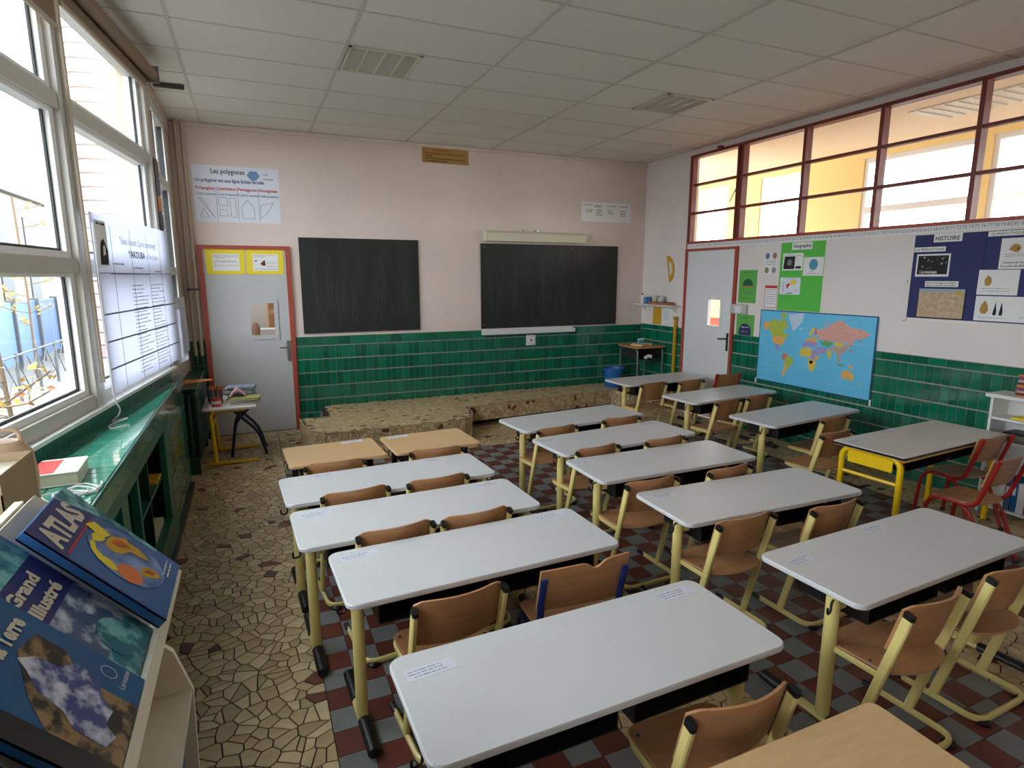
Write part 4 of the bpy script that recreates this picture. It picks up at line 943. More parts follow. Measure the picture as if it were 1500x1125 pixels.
for poly in ([(.05, .05), (.14, .05), (.09, .15)], [(.04, .27), (.2, .04), (.09, .24)], [(.245, .19), (.34, .18), (.335, .27), (.25, .275)], [(.25, .07), (.34, .07), (.32, .14), (.255, .14)], [(.36, .27), (.42, .27), (.43, .06), (.37, .06)], [(.49, .05), (.62, .05), (.615, .17), (.55, .26), (.485, .18)], [(.68, .05), (.76, .12), (.83, .24), (.69, .2)]): outline(p, poly)
p = sheet('phrase_poster', 'tan paper strip titled La phrase high on the back wall', 'poster', FB(2.14, 3.35), .63, .195, 'kraft')
text(p, 'LA PHRASE', .14, .145, .04, 'inkred', width=.22)
for k, s in enumerate(['Une phrase est une suite de mots qui a', 'du sens.', 'Une phrase commence par une majuscule', 'et se termine par un point.']): text(p, s, .04, .108-.03*k, .026, 'ink', bold=.0006, width=[.54, .1, .54, .3][k])
p = sheet('word_table_poster', 'laminated white four-column word sheet right of the strip lamp', 'poster', FB(4.495, 2.70), .86, .275, 'paper')
lines('print', p, [(.05, .2, .23), (.25, .36, .23), (.22, .37, .21), (.43, .6, .225), (.65, .8, .225)], 'ink', .008)
for u, n in ((.08, 2), (.26, 4), (.45, 3), (.67, 4)): lines('print', p, [(u, u+.1, .165-.025*k) for k in range(n)], 'ink', .008)
# yellow notices on the left door
for k, (x, lab) in enumerate(((-.445, 'yellow card with a typed notice on the left door, left one'), (-.02, 'yellow card with a typed notice and picture on the left door, right one'))):
    p = sheet('door_notice', lab, 'notice', FB(x, 1.93, YB-.0215), .41, .285, 'brightyellow', group='yellow notices on the door'); patch('white_sheet', p, .07, .35, .04, .235, 'paper')
    if k == 0: lines('print', p, [(.085, .34, .215), (.085, .34, .20), (.085, .2, .185), (.085, .32, .15), (.085, .34, .135), (.085, .34, .10), (.085, .1, .085)], 'inkgrey', .005)
    else:
        lines('print', p, [(.08, .33, .215), (.08, .22, .2), (.22, .34, .14), (.22, .34, .125), (.22, .34, .09), (.09, .34, .06)], 'inkgrey', .005); polyprint('picture', p, [(.15, .12), (.19, .16), (.205, .165), (.21, .1), (.18, .1)], 'chk_red'); polyprint('picture', p, [(.085, .16), (.125, .165), (.105, .145)], 'chk_red')
# number strip along the right wall
p = sheet('number_strip', 'long white paper strip of numbers under the red clerestory frame', 'number strip', FR(6.74, 2.285), 5.6, .065, 'paper', .0012)
for k in range(1, 116): text(p, str(k), .03+.0478*k-.03, .018, .042, 'inkgrey', .0016, name='numeral')
# posters on the right wall
p = sheet('plant_poster', 'green sheet with a round plant drawing beside the right-hand door', 'poster', FR(5.765, 1.58), .285, .40, 'green_card2')
polyprint('picture', p, [(.145+.085*math.cos(a), .21+.085*math.sin(a)) for a in [math.pi*i/10 for i in range(11)]], mat('dark_leaf_print', (18, 96, 70), .7)); patch('picture', p, .065, .225, .197, .21, mat('orange_print', (200, 110, 60), .7)); outline(p, [(.145+.085*math.cos(a), .2+.085*math.sin(a)) for a in [math.pi+math.pi*i/10 for i in range(11)]], 'greenpaint'); lines('print', p, [(.06, .16, .05), (.06, .2, .37)], 'greenpaint', .006)
p = sheet('round_emblem_poster', 'green sheet with a dark blue disc below the thermostat', 'poster', FR(5.765, 1.04), .29, .395, 'green_card2')
polyprint('disc', p, [(.145+.1*math.cos(2*math.pi*i/28), .18+.105*math.sin(2*math.pi*i/28)) for i in range(28)], 'navycard'); lines('print', p, [(.09, .2, .235), (.10, .19, .12)], 'paper', .012, .0038); lines('print', p, [(.05, .24, .36), (.05, .18, .345)], 'greenpaint', .006); lines('print', p, [(.085, .205, .19), (.085, .205, .175)], 'inkgrey', .008, .0038)
o = thing('light_switch', 'grey-white light switch box beside the right-hand door', 'switch', (XR, 5.72, 1.50)); MB().cbox(-.04, 0, -.13, .14, -.06, .06, .006).build('box', 'alu', o); MB().cbox(-.05, -.04, -.06, .05, -.05, .05, .004).build('cover', 'aluL', o); MB().cbox(-.056, -.05, -.025, .015, -.02, .02, .002).build('button', 'paper', o)
p = sheet('globes_sheet', 'small white sheet with four little globes left of the green geography panel', 'poster', FR(5.385, 1.93), .195, .255, 'paper')
for u, v, c_ in ((.045, .21, (110, 120, 150)), (.15, .21, (160, 130, 110)), (.045, .045, (130, 140, 100)), (.15, .045, (150, 150, 140))): polyprint('globe', p, [(u+.032*math.cos(2*math.pi*i/16), v+.036*math.sin(2*math.pi*i/16)) for i in range(16)], mat('globe_print', c_, .7))
lines('print', p, [(.03, .17, .15), (.03, .17, .13), (.03, .17, .11)], 'inkgrey', .006)
p = sheet('rules_sheet', 'white sheet with red heading and list left of the green geography panel', 'poster', FR(5.345, 1.535), .185, .265, 'paper')
outline(p, [(.005, .005), (.18, .005), (.18, .26), (.005, .26)], 'inkred', .006); patch('heading', p, .005, .18, .232, .26, 'inkred'); lines('print', p, [(.03, .16, .21-.027*k) for k in range(7)], 'inkgrey', .006)
p = sheet('geography_panel', 'bright green card panel titled Géographie with three pasted sheets', 'poster', FR(5.15, 1.52), .58, .76, 'green_card')
q = patch('title_sheet', p, .15, .415, .675, .755, 'paper'); text(q, 'Géographie', .165, .70, .052, 'ink', .0036, .001, width=.235)
q = patch('pasted_sheet', p, .035, .31, .45, .64, 'paper'); polyprint('photo', q, [(.05, .465), (.2, .465), (.205, .605), (.06, .605)], 'ink', .0035); polyprint('photo', q, [(.1, .51), (.15, .5), (.17, .55), (.13, .58), (.1, .55)], 'inkgrey', .0042); patch('photo', q, .215, .29, .47, .495, 'ink', .0036); lines('print', q, [(.06, .2, .618), (.22, .28, .61)], 'inkgrey', .006)
q = patch('pasted_sheet', p, .32, .575, .39, .59, 'paper'); polyprint('globe', q, [(.45+.055*math.cos(2*math.pi*i/20), .51+.06*math.sin(2*math.pi*i/20)) for i in range(20)], mat('sea_blue_print', (70, 150, 175), .6), .0035); outline(q, [(.46+.065*math.cos(2*math.pi*i/20), .52+.07*math.sin(2*math.pi*i/20)) for i in range(20)], 'inkgrey', .004); lines('print', q, [(.42, .47, .43), (.37, .53, .41)], 'inkgrey', .006)
q = patch('pasted_sheet', p, .02, .30, .18, .37, 'paperblue'); polyprint('map_print', q, [(.12, .24), (.16, .29), (.15, .31), (.11, .29)], 'inkred', .0036); polyprint('map_print', q, [(.16, .29), (.23, .29), (.25, .34), (.18, .34)], 'brightyellow', .0036); polyprint('map_print', q, [(.23, .22), (.26, .22), (.26, .24)], 'cov9', .0036); patch('map_print', q, .12, .21, .19, .198, 'inkblue', .0036); patch('map_print', q, .07, .075, .2, .33, 'inkgrey', .0036); lines('print', q, [(.1, .25, .355), (.03, .06, .3), (.03, .06, .27)], 'cov11', .005)
# world map
CP = [(45, 30), (1430, 110), (1330, 1090), (0, 850)]; UV = [(0, .85), (1.475, .85), (1.475, .0), (0, .0)]
A = []; Bv = []
for (x, y), (u, v) in zip(CP, UV): A += [[x, y, 1, 0, 0, 0, -u*x, -u*y], [0, 0, 0, x, y, 1, -v*x, -v*y]]; Bv += [u, v]
hm = np.linalg.solve(np.array(A, float), np.array(Bv, float))
def muv(x, y): d_ = hm[6]*x+hm[7]*y+1; return ((hm[0]*x+hm[1]*y+hm[2])/d_, (hm[3]*x+hm[4]*y+hm[5])/d_)
p = sheet('world_map', 'large blue world map on the right wall, hanging over the green tiles', 'map', FR(5.365, .665, XR-.016), 1.475, .85, mat('map_sea', (104, 194, 232), .35, noise=(3, .04)), .004)
for a in ((0, 1.475, .84, .85), (0, 1.475, 0, .012), (1.463, 1.475, 0, .85), (0, .008, 0, .85)): patch('border', p, *a, 'navycard', .004)
MC = dict(o=(232, 176, 96), g=(178, 190, 80), pk=(222, 164, 150), y=(226, 196, 84), vi=(166, 150, 200), wh=(196, 212, 232), be=(186, 164, 152), gr=(104, 170, 110), re=(206, 130, 110), ye=(214, 190, 70))
for k, c_ in MC.items(): M['map_'+k] = mat('map_'+k, c_, .4, noise=(40, .10))
LAND = [('o', [(80, 170), (145, 180), (145, 260), (85, 270)]), ('g', [(145, 185), (200, 140), (270, 170), (330, 130), (370, 220), (360, 260), (320, 265), (315, 305), (345, 310), (385, 340), (340, 370), (290, 350), (190, 345), (150, 270)]), ('g', [(280, 80), (360, 70), (350, 120), (290, 130)]),
('o', [(185, 345), (290, 350), (345, 380), (310, 440), (290, 455), (260, 440), (205, 430), (182, 390)]), ('vi', [(205, 432), (260, 445), (265, 490), (300, 520), (280, 525), (235, 490)]), ('wh', [(375, 90), (560, 75), (540, 170), (480, 240), (430, 290), (405, 210)]),
('re', [(310, 550), (350, 540), (370, 580), (340, 600), (330, 640), (300, 600)]), ('g', [(350, 590), (390, 570), (440, 620), (410, 690), (370, 730), (355, 680), (335, 640)]), ('o', [(335, 640), (355, 680), (370, 730), (350, 740), (335, 800), (320, 820), (305, 780), (330, 700)]),
('y', [(520, 500), (570, 470), (650, 490), (655, 560), (620, 590), (580, 575), (530, 580), (512, 540)]), ('vi', [(650, 495), (720, 510), (735, 560), (690, 570), (690, 620), (620, 590), (655, 560)]), ('o', [(690, 570), (745, 580), (720, 625), (690, 620)]), ('y', [(605, 600), (690, 620), (705, 660), (680, 740), (640, 755), (620, 720), (610, 650)]), ('gr', [(630, 625), (670, 630), (660, 670), (630, 660)]),
('vi', [(540, 430), (590, 400), (640, 400), (720, 420), (690, 470), (600, 460), (545, 470)]), ('o', [(565, 385), (640, 360), (700, 340), (720, 420), (640, 400), (590, 400)]), ('y', [(610, 330), (660, 240), (690, 250), (650, 330)]), ('re', [(690, 250), (715, 240), (715, 320), (680, 330)]), ('wh', [(510, 245), (540, 245), (535, 275), (515, 270)]),
('pk', [(720, 270), (800, 250), (920, 180), (990, 150), (1040, 190), (1100, 235), (1230, 260), (1335, 310), (1290, 360), (1230, 370), (1140, 385), (1130, 440), (1090, 440), (1040, 410), (940, 405), (860, 400), (740, 380), (715, 330)]), ('pk', [(790, 220), (830, 160), (850, 150), (840, 180), (800, 225)]), ('gr', [(750, 400), (860, 395), (910, 430), (840, 470), (780, 450)]), ('y', [(905, 430), (960, 405), (1050, 430), (990, 470), (930, 460)]),
('be', [(840, 475), (930, 465), (990, 470), (1050, 440), (1130, 440), (1080, 480), (1040, 530), (980, 560), (920, 530), (870, 500)]), ('vi', [(690, 470), (760, 470), (830, 490), (800, 540), (760, 555), (720, 520)]), ('ye', [(820, 500), (880, 510), (885, 560), (862, 622), (838, 560)]), ('be', [(940, 540), (990, 560), (985, 630), (960, 655), (950, 600)]), ('gr', [(960, 660), (1040, 670), (1030, 690), (965, 685)]), ('o', [(1090, 660), (1135, 700), (1120, 725), (1085, 690)]),
('o', [(1000, 760), (1060, 725), (1110, 750), (1150, 800), (1120, 865), (1080, 840), (1005, 825)]), ('re', [(1095, 480), (1130, 500), (1110, 530)]), ('ye', [(1205, 880), (1230, 890), (1210, 915)]), ('re', [(1200, 385), (1235, 390), (1220, 420)])]
for c_, poly in LAND: MB().prism(orient([muv(*q_) for q_ in poly]), .0042, .0048).build('land', 'map_'+c_, p)
lines('print', p, [(.03, .25, .2), (.9, 1.3, .1), (.3, .5, .35), (1.2, 1.4, .55), (.6, .9, .25)], 'map_wh', .004, .0042)
for u in (-.012, 1.47): patch('fixing_clip', p, u, u+.02, -.04, .02, 'paper', .004, .004)
# history panel
p = sheet('history_panel', 'navy card panel titled HISTOIRE with pasted prehistory sheets on the right wall', 'poster', FR(3.635, 1.525), 1.45, .745, 'navycard')
MB().box(.585, .59, 0, .745, .002, .0032).build('card_joint', 'ink', p)
def past(u0, u1, v0, v1, m='paper'): return patch('pasted_sheet', p, u0, u1, v0, v1, m)
q = past(.165, .40, .675, .745); text(q, 'HISTOIRE', .18, .69, .05, 'ink', .0036, .0008, width=.20)
q = past(.005, .275, .595, .637); text(q, 'LA PRÉHISTOIRE', .015, .605, .028, 'ink', .0036, width=.25)
q = past(.035, .325, .375, .575); polyprint('photo', q, [(.05, .395), (.31, .395), (.31, .56), (.05, .56)], M['ink'], .0035)
for k in range(14): u, v = random.uniform(.07, .29), random.uniform(.44, .55); polyprint('find', q, [(u, v), (u+random.uniform(.008, .02), v+.004), (u+.01, v+random.uniform(.008, .02))], random.choice(['kraft', 'paper', 'inkgrey']), .0042)
text(q, "L'archéologie", .075, .405, .034, 'paper', .0045, .0008, width=.15)
q = past(.135, .415, .285, .335); text(q, 'Des archéologues travaillent', .145, .314, .016, 'ink', .0036, .0004, width=.26); text(q, 'dans un chantier de fouilles', .145, .293, .016, 'ink', .0036, .0004, width=.25)
q = past(.085, .49, .005, .275, 'ink'); polyprint('photo', q, [(.092, .013), (.478, .013), (.478, .268), (.092, .268)], mat('sand_print', (190, 164, 132), .6, noise=(30, .18)), .0035)
polyprint('sky', q, [(.092, .24), (.478, .245), (.478, .268), (.092, .268)], mat('haze_print', (150, 170, 190), .6), .0042); polyprint('digger', q, [(.39, .225), (.46, .215), (.45, .245), (.41, .25)], 'mustard', .0046)
for k in range(20): u, v = random.uniform(.1, .46), random.uniform(.02, .2); polyprint('trench_mark', q, [(u, v), (u+random.uniform(.01, .03), v+.003), (u+.012, v+random.uniform(.006, .016))], random.choice(['kraft', 'paper', 'cov2', 'mustard']), .0046)
q = past(.595, .86, .70, .74); text(q, 'LE PALÉOLITHIQUE', .62, .71, .028, 'ink', .0036, width=.23)
q = past(.70, .98, .435, .68); polyprint('skull', q, [(.76, .59), (.775, .62), (.80, .635), (.83, .625), (.845, .60), (.835, .575), (.815, .565), (.79, .575)], 'kraft', .0036); polyprint('eye_socket', q, [(.815, .60), (.83, .605), (.828, .59), (.816, .588)], 'ink', .0043); lines('print', q, [(.73, .95, .55), (.73, .95, .535)], 'inkgrey', .004); text(q, "L'homme de Tautavel", .725, .48, .022, 'ink', .0036, .0005); text(q, 'il y a plus de 450 000 ans', .715, .452, .022, 'ink', .0036, .0005, width=.24)
q = past(.565, .86, .225, .43); polyprint('flint', q, [(.62, .30), (.615, .35), (.635, .385), (.66, .37), (.67, .33), (.655, .30)], 'kraft', .0036); outline(q, [(.715, .30), (.71, .35), (.735, .385), (.765, .36), (.77, .33), (.75, .30)], 'inkgrey', .004); lines('print', q, [(.60, .80, .275), (.60, .80, .255)], 'inkgrey', .004)
q = past(.568, 1.02, .01, .215); polyprint('hand_axe', q, [(.62, .07), (.605, .10), (.62, .15), (.64, .18), (.66, .15), (.672, .1), (.655, .07)], 'kraft', .0036); 
for u in (.72, .765): polyprint('point', q, [(u-.014, .06), (u-.012, .09), (u, .17), (u+.012, .09), (u+.01, .06)], 'ink', .0036)
lines('print', q, [(.60, .80, .035), (.9, .97, .05)], 'inkgrey', .004)
# protractor, shelf and papers in the corner
o = thing('protractor', 'large mustard-yellow wooden protractor hanging on the right wall', 'protractor', (XR-.012, 7.17, 2.01), 0); q = MB(); ang = [math.radians(-90+180*i/20) for i in range(21)]
outer = [(.19*math.cos(a), .19*math.sin(a)) for a in ang]; inner = [(.025+.11*math.cos(a), .11*math.sin(a)) for a in ang]; n = 21
vs = [(x_, -u*.72, v) for x_ in (0, .01) for (u, v) in outer+inner]; fs = []
for i in range(20): fs += [(i, n+i, n+i+1, i+1), (42+i, 42+i+1, 42+n+i+1, 42+n+i), (i, i+1, 42+i+1, 42+i), (n+i, 42+n+i, 42+n+i+1, n+i+1)]
fs += [(20, n+20, n, 0)[::-1], (42, 42+n, 42+n+20, 42+20)[::-1], (n, n+20, 42+n+20, 42+n), (0, 42, 62, 20)]
q.add(vs, fs); q.build('scale_plate', 'mustard', o); o.rotation_euler = (math.radians(-12), 0, 0)
s = thing('wall_shelf', 'small white wall shelf in the far right corner', 'shelf', (XR, 7.29, 1.475)); MB().cbox(-.18, 0, -.45, .47, 0, .02, .003).build('board', 'aluL', s)
for y in (-.35, .38): MB().prism([(0, 0), (-.14, 0), (0, -.1)], 0, .015).build('bracket', 'aluL', s, loc=(0, y, 0)).rotation_euler = (math.radians(90), 0, 0)
for k, (y, hh, m_, r_) in enumerate(((.37, .13, 'paper', .02), (.25, .10, 'bucket', .04), (.18, .10, 'bucket', .035), (.05, .07, 'cov1', .045), (-.10, .07, 'cov3', .05))):
    o = thing('shelf_jar', ['slim white bottle with dark cap', 'blue tub, left one,', 'blue tub, right one,', 'small beige pot', 'round grey roll'][k]+' on the corner wall shelf', 'jar', (XR-.09, 7.29+y, 1.496 if k < 3 else 1.535)); MB().lathe([(r_*.9, 0), (r_, .01), (r_, hh-.015), (r_*.7, hh)], 14).build('body', m_, o); MB().lathe([(r_*.72, hh), (r_*.72, hh+.02)], 12).build('cap', 'ink' if k == 0 else 'cov1', o)
for k in range(4): o = tag(MB().cbox(-.12, 0, -.36+.01*k, .15, 0, .009, .002).build('shelf_folder', ['cov8', 'cov4', 'cov9', 'cov10'][k]), '%s folder in the flat pile on the corner wall shelf' % ['bottom red', 'olive', 'orange', 'top dark'][k], 'folder', 'folders on the wall shelf'); o.location = (XR-.03, 7.29, 1.4955+.0098*k)
p = sheet('mustard_notice', 'mustard paper notice under the corner wall shelf', 'notice', FR(7.49, 1.19), .20, .255, 'mustard'); patch('fold', p, .02, .18, .12, .126, 'kraft')
p = sheet('white_notice', 'white typed sheet beside the mustard notice under the corner shelf', 'notice', FR(7.26, 1.21), .20, .22, 'paper'); lines('print', p, [(.03, .17, .19-.02*k) for k in range(7)], 'inkgrey', .004)
# reading table sheet hung across the window, with a strip of pictures and loose papers
def FWp(y, z, d=.06): return FW @ Matrix.Translation((y*KU, z, d))
def hung(name, label, cat, y0, y1, z0, z1, m_, sag=.03, d=.07, skew=0):
    q = MB(); nu, nv = 14, 8; V = []
    for side in (0, 1):
        for j in range(nv+1):
            for i in range(nu+1):
                u = (y1-y0)*KU*i/nu; v = (z1-z0)*j/nv; V.append((u+skew*(1-j/nv)*.1, v, sag*math.sin(i*1.9+j*.2)*.35*(1-j/nv)+sag*(1-j/nv)**2*.5+side*.0012))
    W_ = nu+1; S = W_*(nv+1); F = []
    for j in range(nv):
        for i in range(nu): a = j*W_+i; F += [(a, a+W_, a+W_+1, a+1), (S+a, S+a+1, S+a+W_+1, S+a+W_)]
    q.add(V, F); q.smooth = True; o = q.build(name, m_); o.matrix_world = FWp(y0, z0, d); return tag(o, label, cat)
M['sheetpaper'] = mat('thin_paper', (226, 228, 240), .7); nt_ = M['sheetpaper'].node_tree; bs = nt_.nodes['Principled BSDF']; bs.inputs['Transmission Weight'].default_value = 0
tl = nt_.nodes.new('ShaderNodeBsdfTranslucent'); tl.inputs[0].default_value = (.8, .82, .9, 1); mx = nt_.nodes.new('ShaderNodeMixShader'); mx.inputs[0].default_value = .5; out = [n_ for n_ in nt_.nodes if n_.type == 'OUTPUT_MATERIAL'][0]; nt_.links.new(bs.outputs[0], mx.inputs[1]); nt_.links.new(tl.outputs[0], mx.inputs[2]); nt_.links.new(mx.outputs[0], out.inputs[0])
p = hung('reading_chart', 'large white printed chart sheet taped across the near window', 'poster', 4.07, 5.70, 1.22, 2.26, 'sheetpaper', .015); Wd = 1.63*KU
def flat(name, rows, m_):
    q = MB()
    for u0, u1, v0, v1 in rows: q.box(u0, u1, v0, v1, .0135, .0142)
    return q.build(name, m_, p)
text(p, "Tableau d'enquête : Qui est ce personnage ?", .42, .885, .062, 'ink', .0145, width=.80); text(p, 'YAKOUBA', .56, .805, .062, 'ink', .0145, .002, width=.36); text(p, 'de Thierry Dedieu', .95, .805, .05, 'inkgrey', .0145, width=.28)
patch('cover_picture', p, .02, .20, .74, 1.0, 'paper', .013); polyprint('portrait', p, [(.06, .75), (.18, .75), (.19, .83), (.14, .90), (.09, .88), (.07, .82)], 'ink', .0145); polyprint('portrait', p, [(.11, .80), (.15, .81), (.15, .86), (.12, .86)], 'paper', .0155); lines('print', p, [(.05, .18, .975)], 'ink', .012, .0145)
flat('table_rule', [(.26, .265, 0, .98), (.62, .626, 0, .98), (.98, .984, 0, .98), (1.30, 1.304, 0, .98), (.02, Wd-.05, .70, .705), (.02, Wd-.05, .46, .47), (.02, Wd-.05, .30, .31), (.02, Wd-.05, .14, .15)], 'inkgrey')
lines('print', p, [(.25, .45, .755), (.62, .85, .735), (1.12, 1.3, .715), (.2, 1.0, .695)], 'inkgrey', .009, .0145)
for k in range(24): v = .62-.025*k; lines('print', p, [(.56, random.uniform(.75, .95), v), (.98, random.uniform(1.15, 1.35), v)], 'inkgrey', .006, .0145)
p = hung('picture_strip', 'tall narrow brown and red picture strip on the window post', 'poster', 5.72, 5.86, 1.98, 2.85, 'cov10', .006, .012)
for k in range(6): patch('picture', p, .01, .13, .03+.14*k, .15+.14*k, ['brick', 'chk_red', 'cov10', 'cov9', 'navy', 'chk_red'][k], .008)
for k, (a, c_, z0, z1, m_, lab) in enumerate(((5.76, 6.1, 1.16, 1.62, 'sheetpaper', 'loose white paper hanging at the end of the window ledge'), (5.98, 6.32, 1.22, 1.72, 'cov3', 'pale blue leaflet hanging behind the loose white paper'))):
    q = hung('hanging_paper', lab, 'paper', a, c_, z0, z1, m_, .012, .012+.028*(1-k))
# roller blinds
for k, (ya, yb, drop, lab) in enumerate(((4.07, 5.64, .09, 'brown roller blind rolled up above the near right window'), (2.45, 4.03, .24, 'brown roller blind partly lowered at the top left corner'))):
    o = thing('roller_blind', lab, 'blind', group='roller blinds'); o.matrix_world = FWp(ya, 0, .07); L = (yb-ya)*KU
    MB().tube([(0, 3.44, .02), (L, 3.44, .02)], .042, 14, upv=(0, 1, 0)).build('roll', 'blind', o); MB().box(.02, L-.02, 3.42-drop, 3.44, -.02, -.017).build('fabric', 'blind', o); MB().box(.02, L-.02, 3.40-drop, 3.425-drop, -.026, -.012).build('bottom_bar', 'plaster_dark', o)
    for u in (-.01, L): MB().box(u-.008, u+.012, 3.38, 3.5, -.05, .07).build('bracket', 'chrome', o)
o = thing('ceiling_rail', 'short grey metal bar on the ceiling beside the window pier', 'rail', (-.53, 6.35, 3.555)); MB().cbox(-.12, .12, -.02, .02, -.015, .018, .003).build('bar', 'steel_dark', o)
q = MB(); V = []; nu = 26
for z in (1.40, 3.10):
    for i in range(nu+1): V.append((i*.012*KU, z, .03*math.sin(i*1.15)+.02))
    for i in range(nu+1): V.append((i*.012*KU, z, .03*math.sin(i*1.15)+.022))
n2 = 2*(nu+1); F = []
for i in range(nu): F += [(i, i+1, n2+i+1, n2+i), (nu+1+i, n2+nu+1+i, n2+nu+2+i, nu+2+i)]
q.add(V, F); q.smooth = True; o = q.build('curtain', 'curtain'); o.matrix_world = FWp(2.50, 0, .045); tag(o, 'pleated beige curtain edge at the far left of the picture', 'curtain')
# things on the ledge
def cord(name, label, pts, r=.004, m_='paper'):
    P_ = [Vector(p_) for p_ in pts]; out_ = []
    for i in range(len(P_)-1):
        p0, p1, p2, p3 = P_[max(i-1, 0)], P_[i], P_[i+1], P_[min(i+2, len(P_)-1)]
        for j in range(5): t_ = j/5; out_.append(.5*((2*p1)+(-p0+p2)*t_+(2*p0-5*p1+4*p2-p3)*t_*t_+(-p0+3*p1-3*p2+p3)*t_**3))
    out_.append(P_[-1]); return tag(MB().tube(out_, r, 6).build(name, m_), label, 'cord')
zl = 1.054
cord('blind_cord', 'white blind cord hanging down to a loop on the window ledge', [(XW(4.06)+.085, 4.05, 2.2), (XW(4.06)+.085, 4.05, 1.3), (XW(4.1)+.1, 4.08, 1.12), (-.81, 4.1, zl), (-.75, 4.16, zl), (-.74, 4.08, zl+.01), (-.80, 4.0, zl), (-.78, 3.9, zl), (-.70, 3.96, zl)])
cord('blind_cord', 'tangled white cord lying beside the thick book on the ledge', [(-.745+.06*math.cos(k*1.25)+.02*math.sin(k*2.7)+.004*k, 2.69+.06*math.sin(k*1.25)+.006*k, zl+.004*(k % 3)) for k in range(22)], .0035)
o = thing('thick_book', 'thick red and white book lying on the window ledge', 'book', (-.80, 2.99, 1.052), .05)
q = MB(); q.box(-.085, .085, -.12, .12, .052, .056); q.box(-.085, .085, -.12, .12, 0, .004); q.box(-.085, -.08, -.12, .12, 0, .056); q.build('cover', 'paper', o); MB().box(-.079, .081, -.116, .116, .004, .052).build('pages', 'cream', o); MB().box(-.084, .0, -.11, .10, .056, .0566).build('cover_picture', 'inkred', o)
o = thing('magazine_box', 'tan cardboard magazine box at the left edge on the ledge', 'box', (-.80, 2.32, 1.051)); q = MB(); q.box(-.14, .07, -.15, .15, 0, .004); q.box(.066, .07, -.15, .15, 0, .26); q.box(-.14, -.136, -.15, .15, 0, .26); q.box(-.14, .07, .146, .15, 0, .26); q.box(-.14, .07, -.15, -.146, 0, .2); q.build('carton', 'cardboard', o)
MB().box(-.13, .06, -.14, .14, .02, .23).build('magazines', 'cream', o)
o = thing('vinyl_bag', 'soft beige vinyl bag standing behind the cardboard box on the ledge', 'bag', (-.86, 2.63, 1.051)); q = MB(); q.rings([[(.09*sx*math.cos(a), .07*sx*math.sin(a), z) for a in [2*math.pi*k/14 for k in range(14)]] for sx, z in ((.8, 0), (1.0, .04), (1.05, .14), (.95, .22), (.6, .265), (.1, .275))]); q.smooth = True; q.build('pouch', 'leather', o); MB().tube(bend([(-.05, 0, .24), (-.055, 0, .305), (.055, 0, .305), (.05, 0, .24)], .05, 5), .008, 8).build('handle', 'leather', o)

# ================================================================== BOOKCASE BUILT UNDER THE LEDGE
c = thing('ledge_bookcase', 'dark green open bookcase built under the window ledge', 'bookcase', (-.628, 0, 0))
MB().box(-.02, .022, .2, 4.77, .875, .948).build('top_rail', 'greenpaint', c); MB().box(-.02, .022, .2, 4.77, .06, .25).build('bottom_rail', 'greenpaint', c); MB().box(-.02, .035, .2, 5.9, 0, .06).build('plinth', 'black', c)
for y, w in ((4.52, .25), (3.46, .05), (3.06, .15), (2.1, .06), (1.2, .06)): MB().box(-.02, .018, y, y+w, .25, .875).build('stile', 'greenpaint', c)
for y in (3.475, 3.12, 4.02, 2.12): MB().box(-.30, -.02, y, y+.02, .07, .945).build('partition', 'greendark', c)
for z in (.25, .56): MB().box(-.30, -.02, .2, 4.74, z-.02, z).build('shelf', 'greenpaint', c)
MB().box(-.31, -.30, .2, 4.76, .06, .945).build('back_panel', 'greendark', c); MB().box(-.30, -.02, 4.74, 4.76, .06, .945).build('end_panel', 'greendark', c)
random.seed(21); nb = 0
def bookrow(y0, y1, z, desc, cols, hmax=.24, lean=0):
    y = y0; k = 0
    names = 'first second third fourth fifth sixth seventh eighth ninth tenth eleventh twelfth'.split()
    while y < y1-.02 and k < 12:
        w = random.uniform(.012, .03); hh = hmax*random.uniform(.75, 1); o = thing('shelf_book', '%s book from the near end %s' % (names[k], desc), 'book', (-.628-.05-random.uniform(0, .02), y+w/2, z+.001), 0, 'books in the bookcase under the ledge')
        m_ = random.choice(cols); q = MB(); q.box(-.15, 0, -w/2, -w/2+.0015, 0, hh); q.box(-.15, 0, w/2-.0015, w/2, 0, hh); q.box(-.002, 0, -w/2, w/2, 0, hh); q.build('cover', m_, o); MB().box(-.148, -.002, -w/2+.0016, w/2-.0016, .003, hh-.003).build('pages', 'paper', o)
        y += w+.0015; k += 1
cl_ = ['cov0', 'cov1', 'cov3', 'cov5', 'cov6', 'cov7', 'cov8', 'cov10', 'cov2']
bookrow(3.52, 3.78, .56, 'on the upper shelf right of the central post', cl_); bookrow(4.06, 4.30, .56, 'on the upper shelf at the far end', cl_); bookrow(3.24, 3.44, .56, 'on the upper shelf in the narrow bay', cl_); bookrow(2.5, 2.75, .56, 'on the upper shelf of the near bay', cl_); bookrow(2.78, 3.03, .25, 'on the lower shelf of the near bay', ['cov6', 'cov10', 'cov3', 'cov0'])
o = tag(MB().cbox(-.12, .12, -.17, .17, 0, .05, .004).build('wooden_tray', 'cov1'), 'pale flat box on the lower shelf at the far end under the ledge', 'box'); o.location = (-.77, 4.25, .252)
o = tag(MB().cbox(-.1, .1, -.1, .1, 0, .016, .003).build('yellow_book', 'mustard'), 'mustard-yellow book lying flat on the upper shelf under the ledge', 'book'); o.location = (-.75, 4.42, .562)

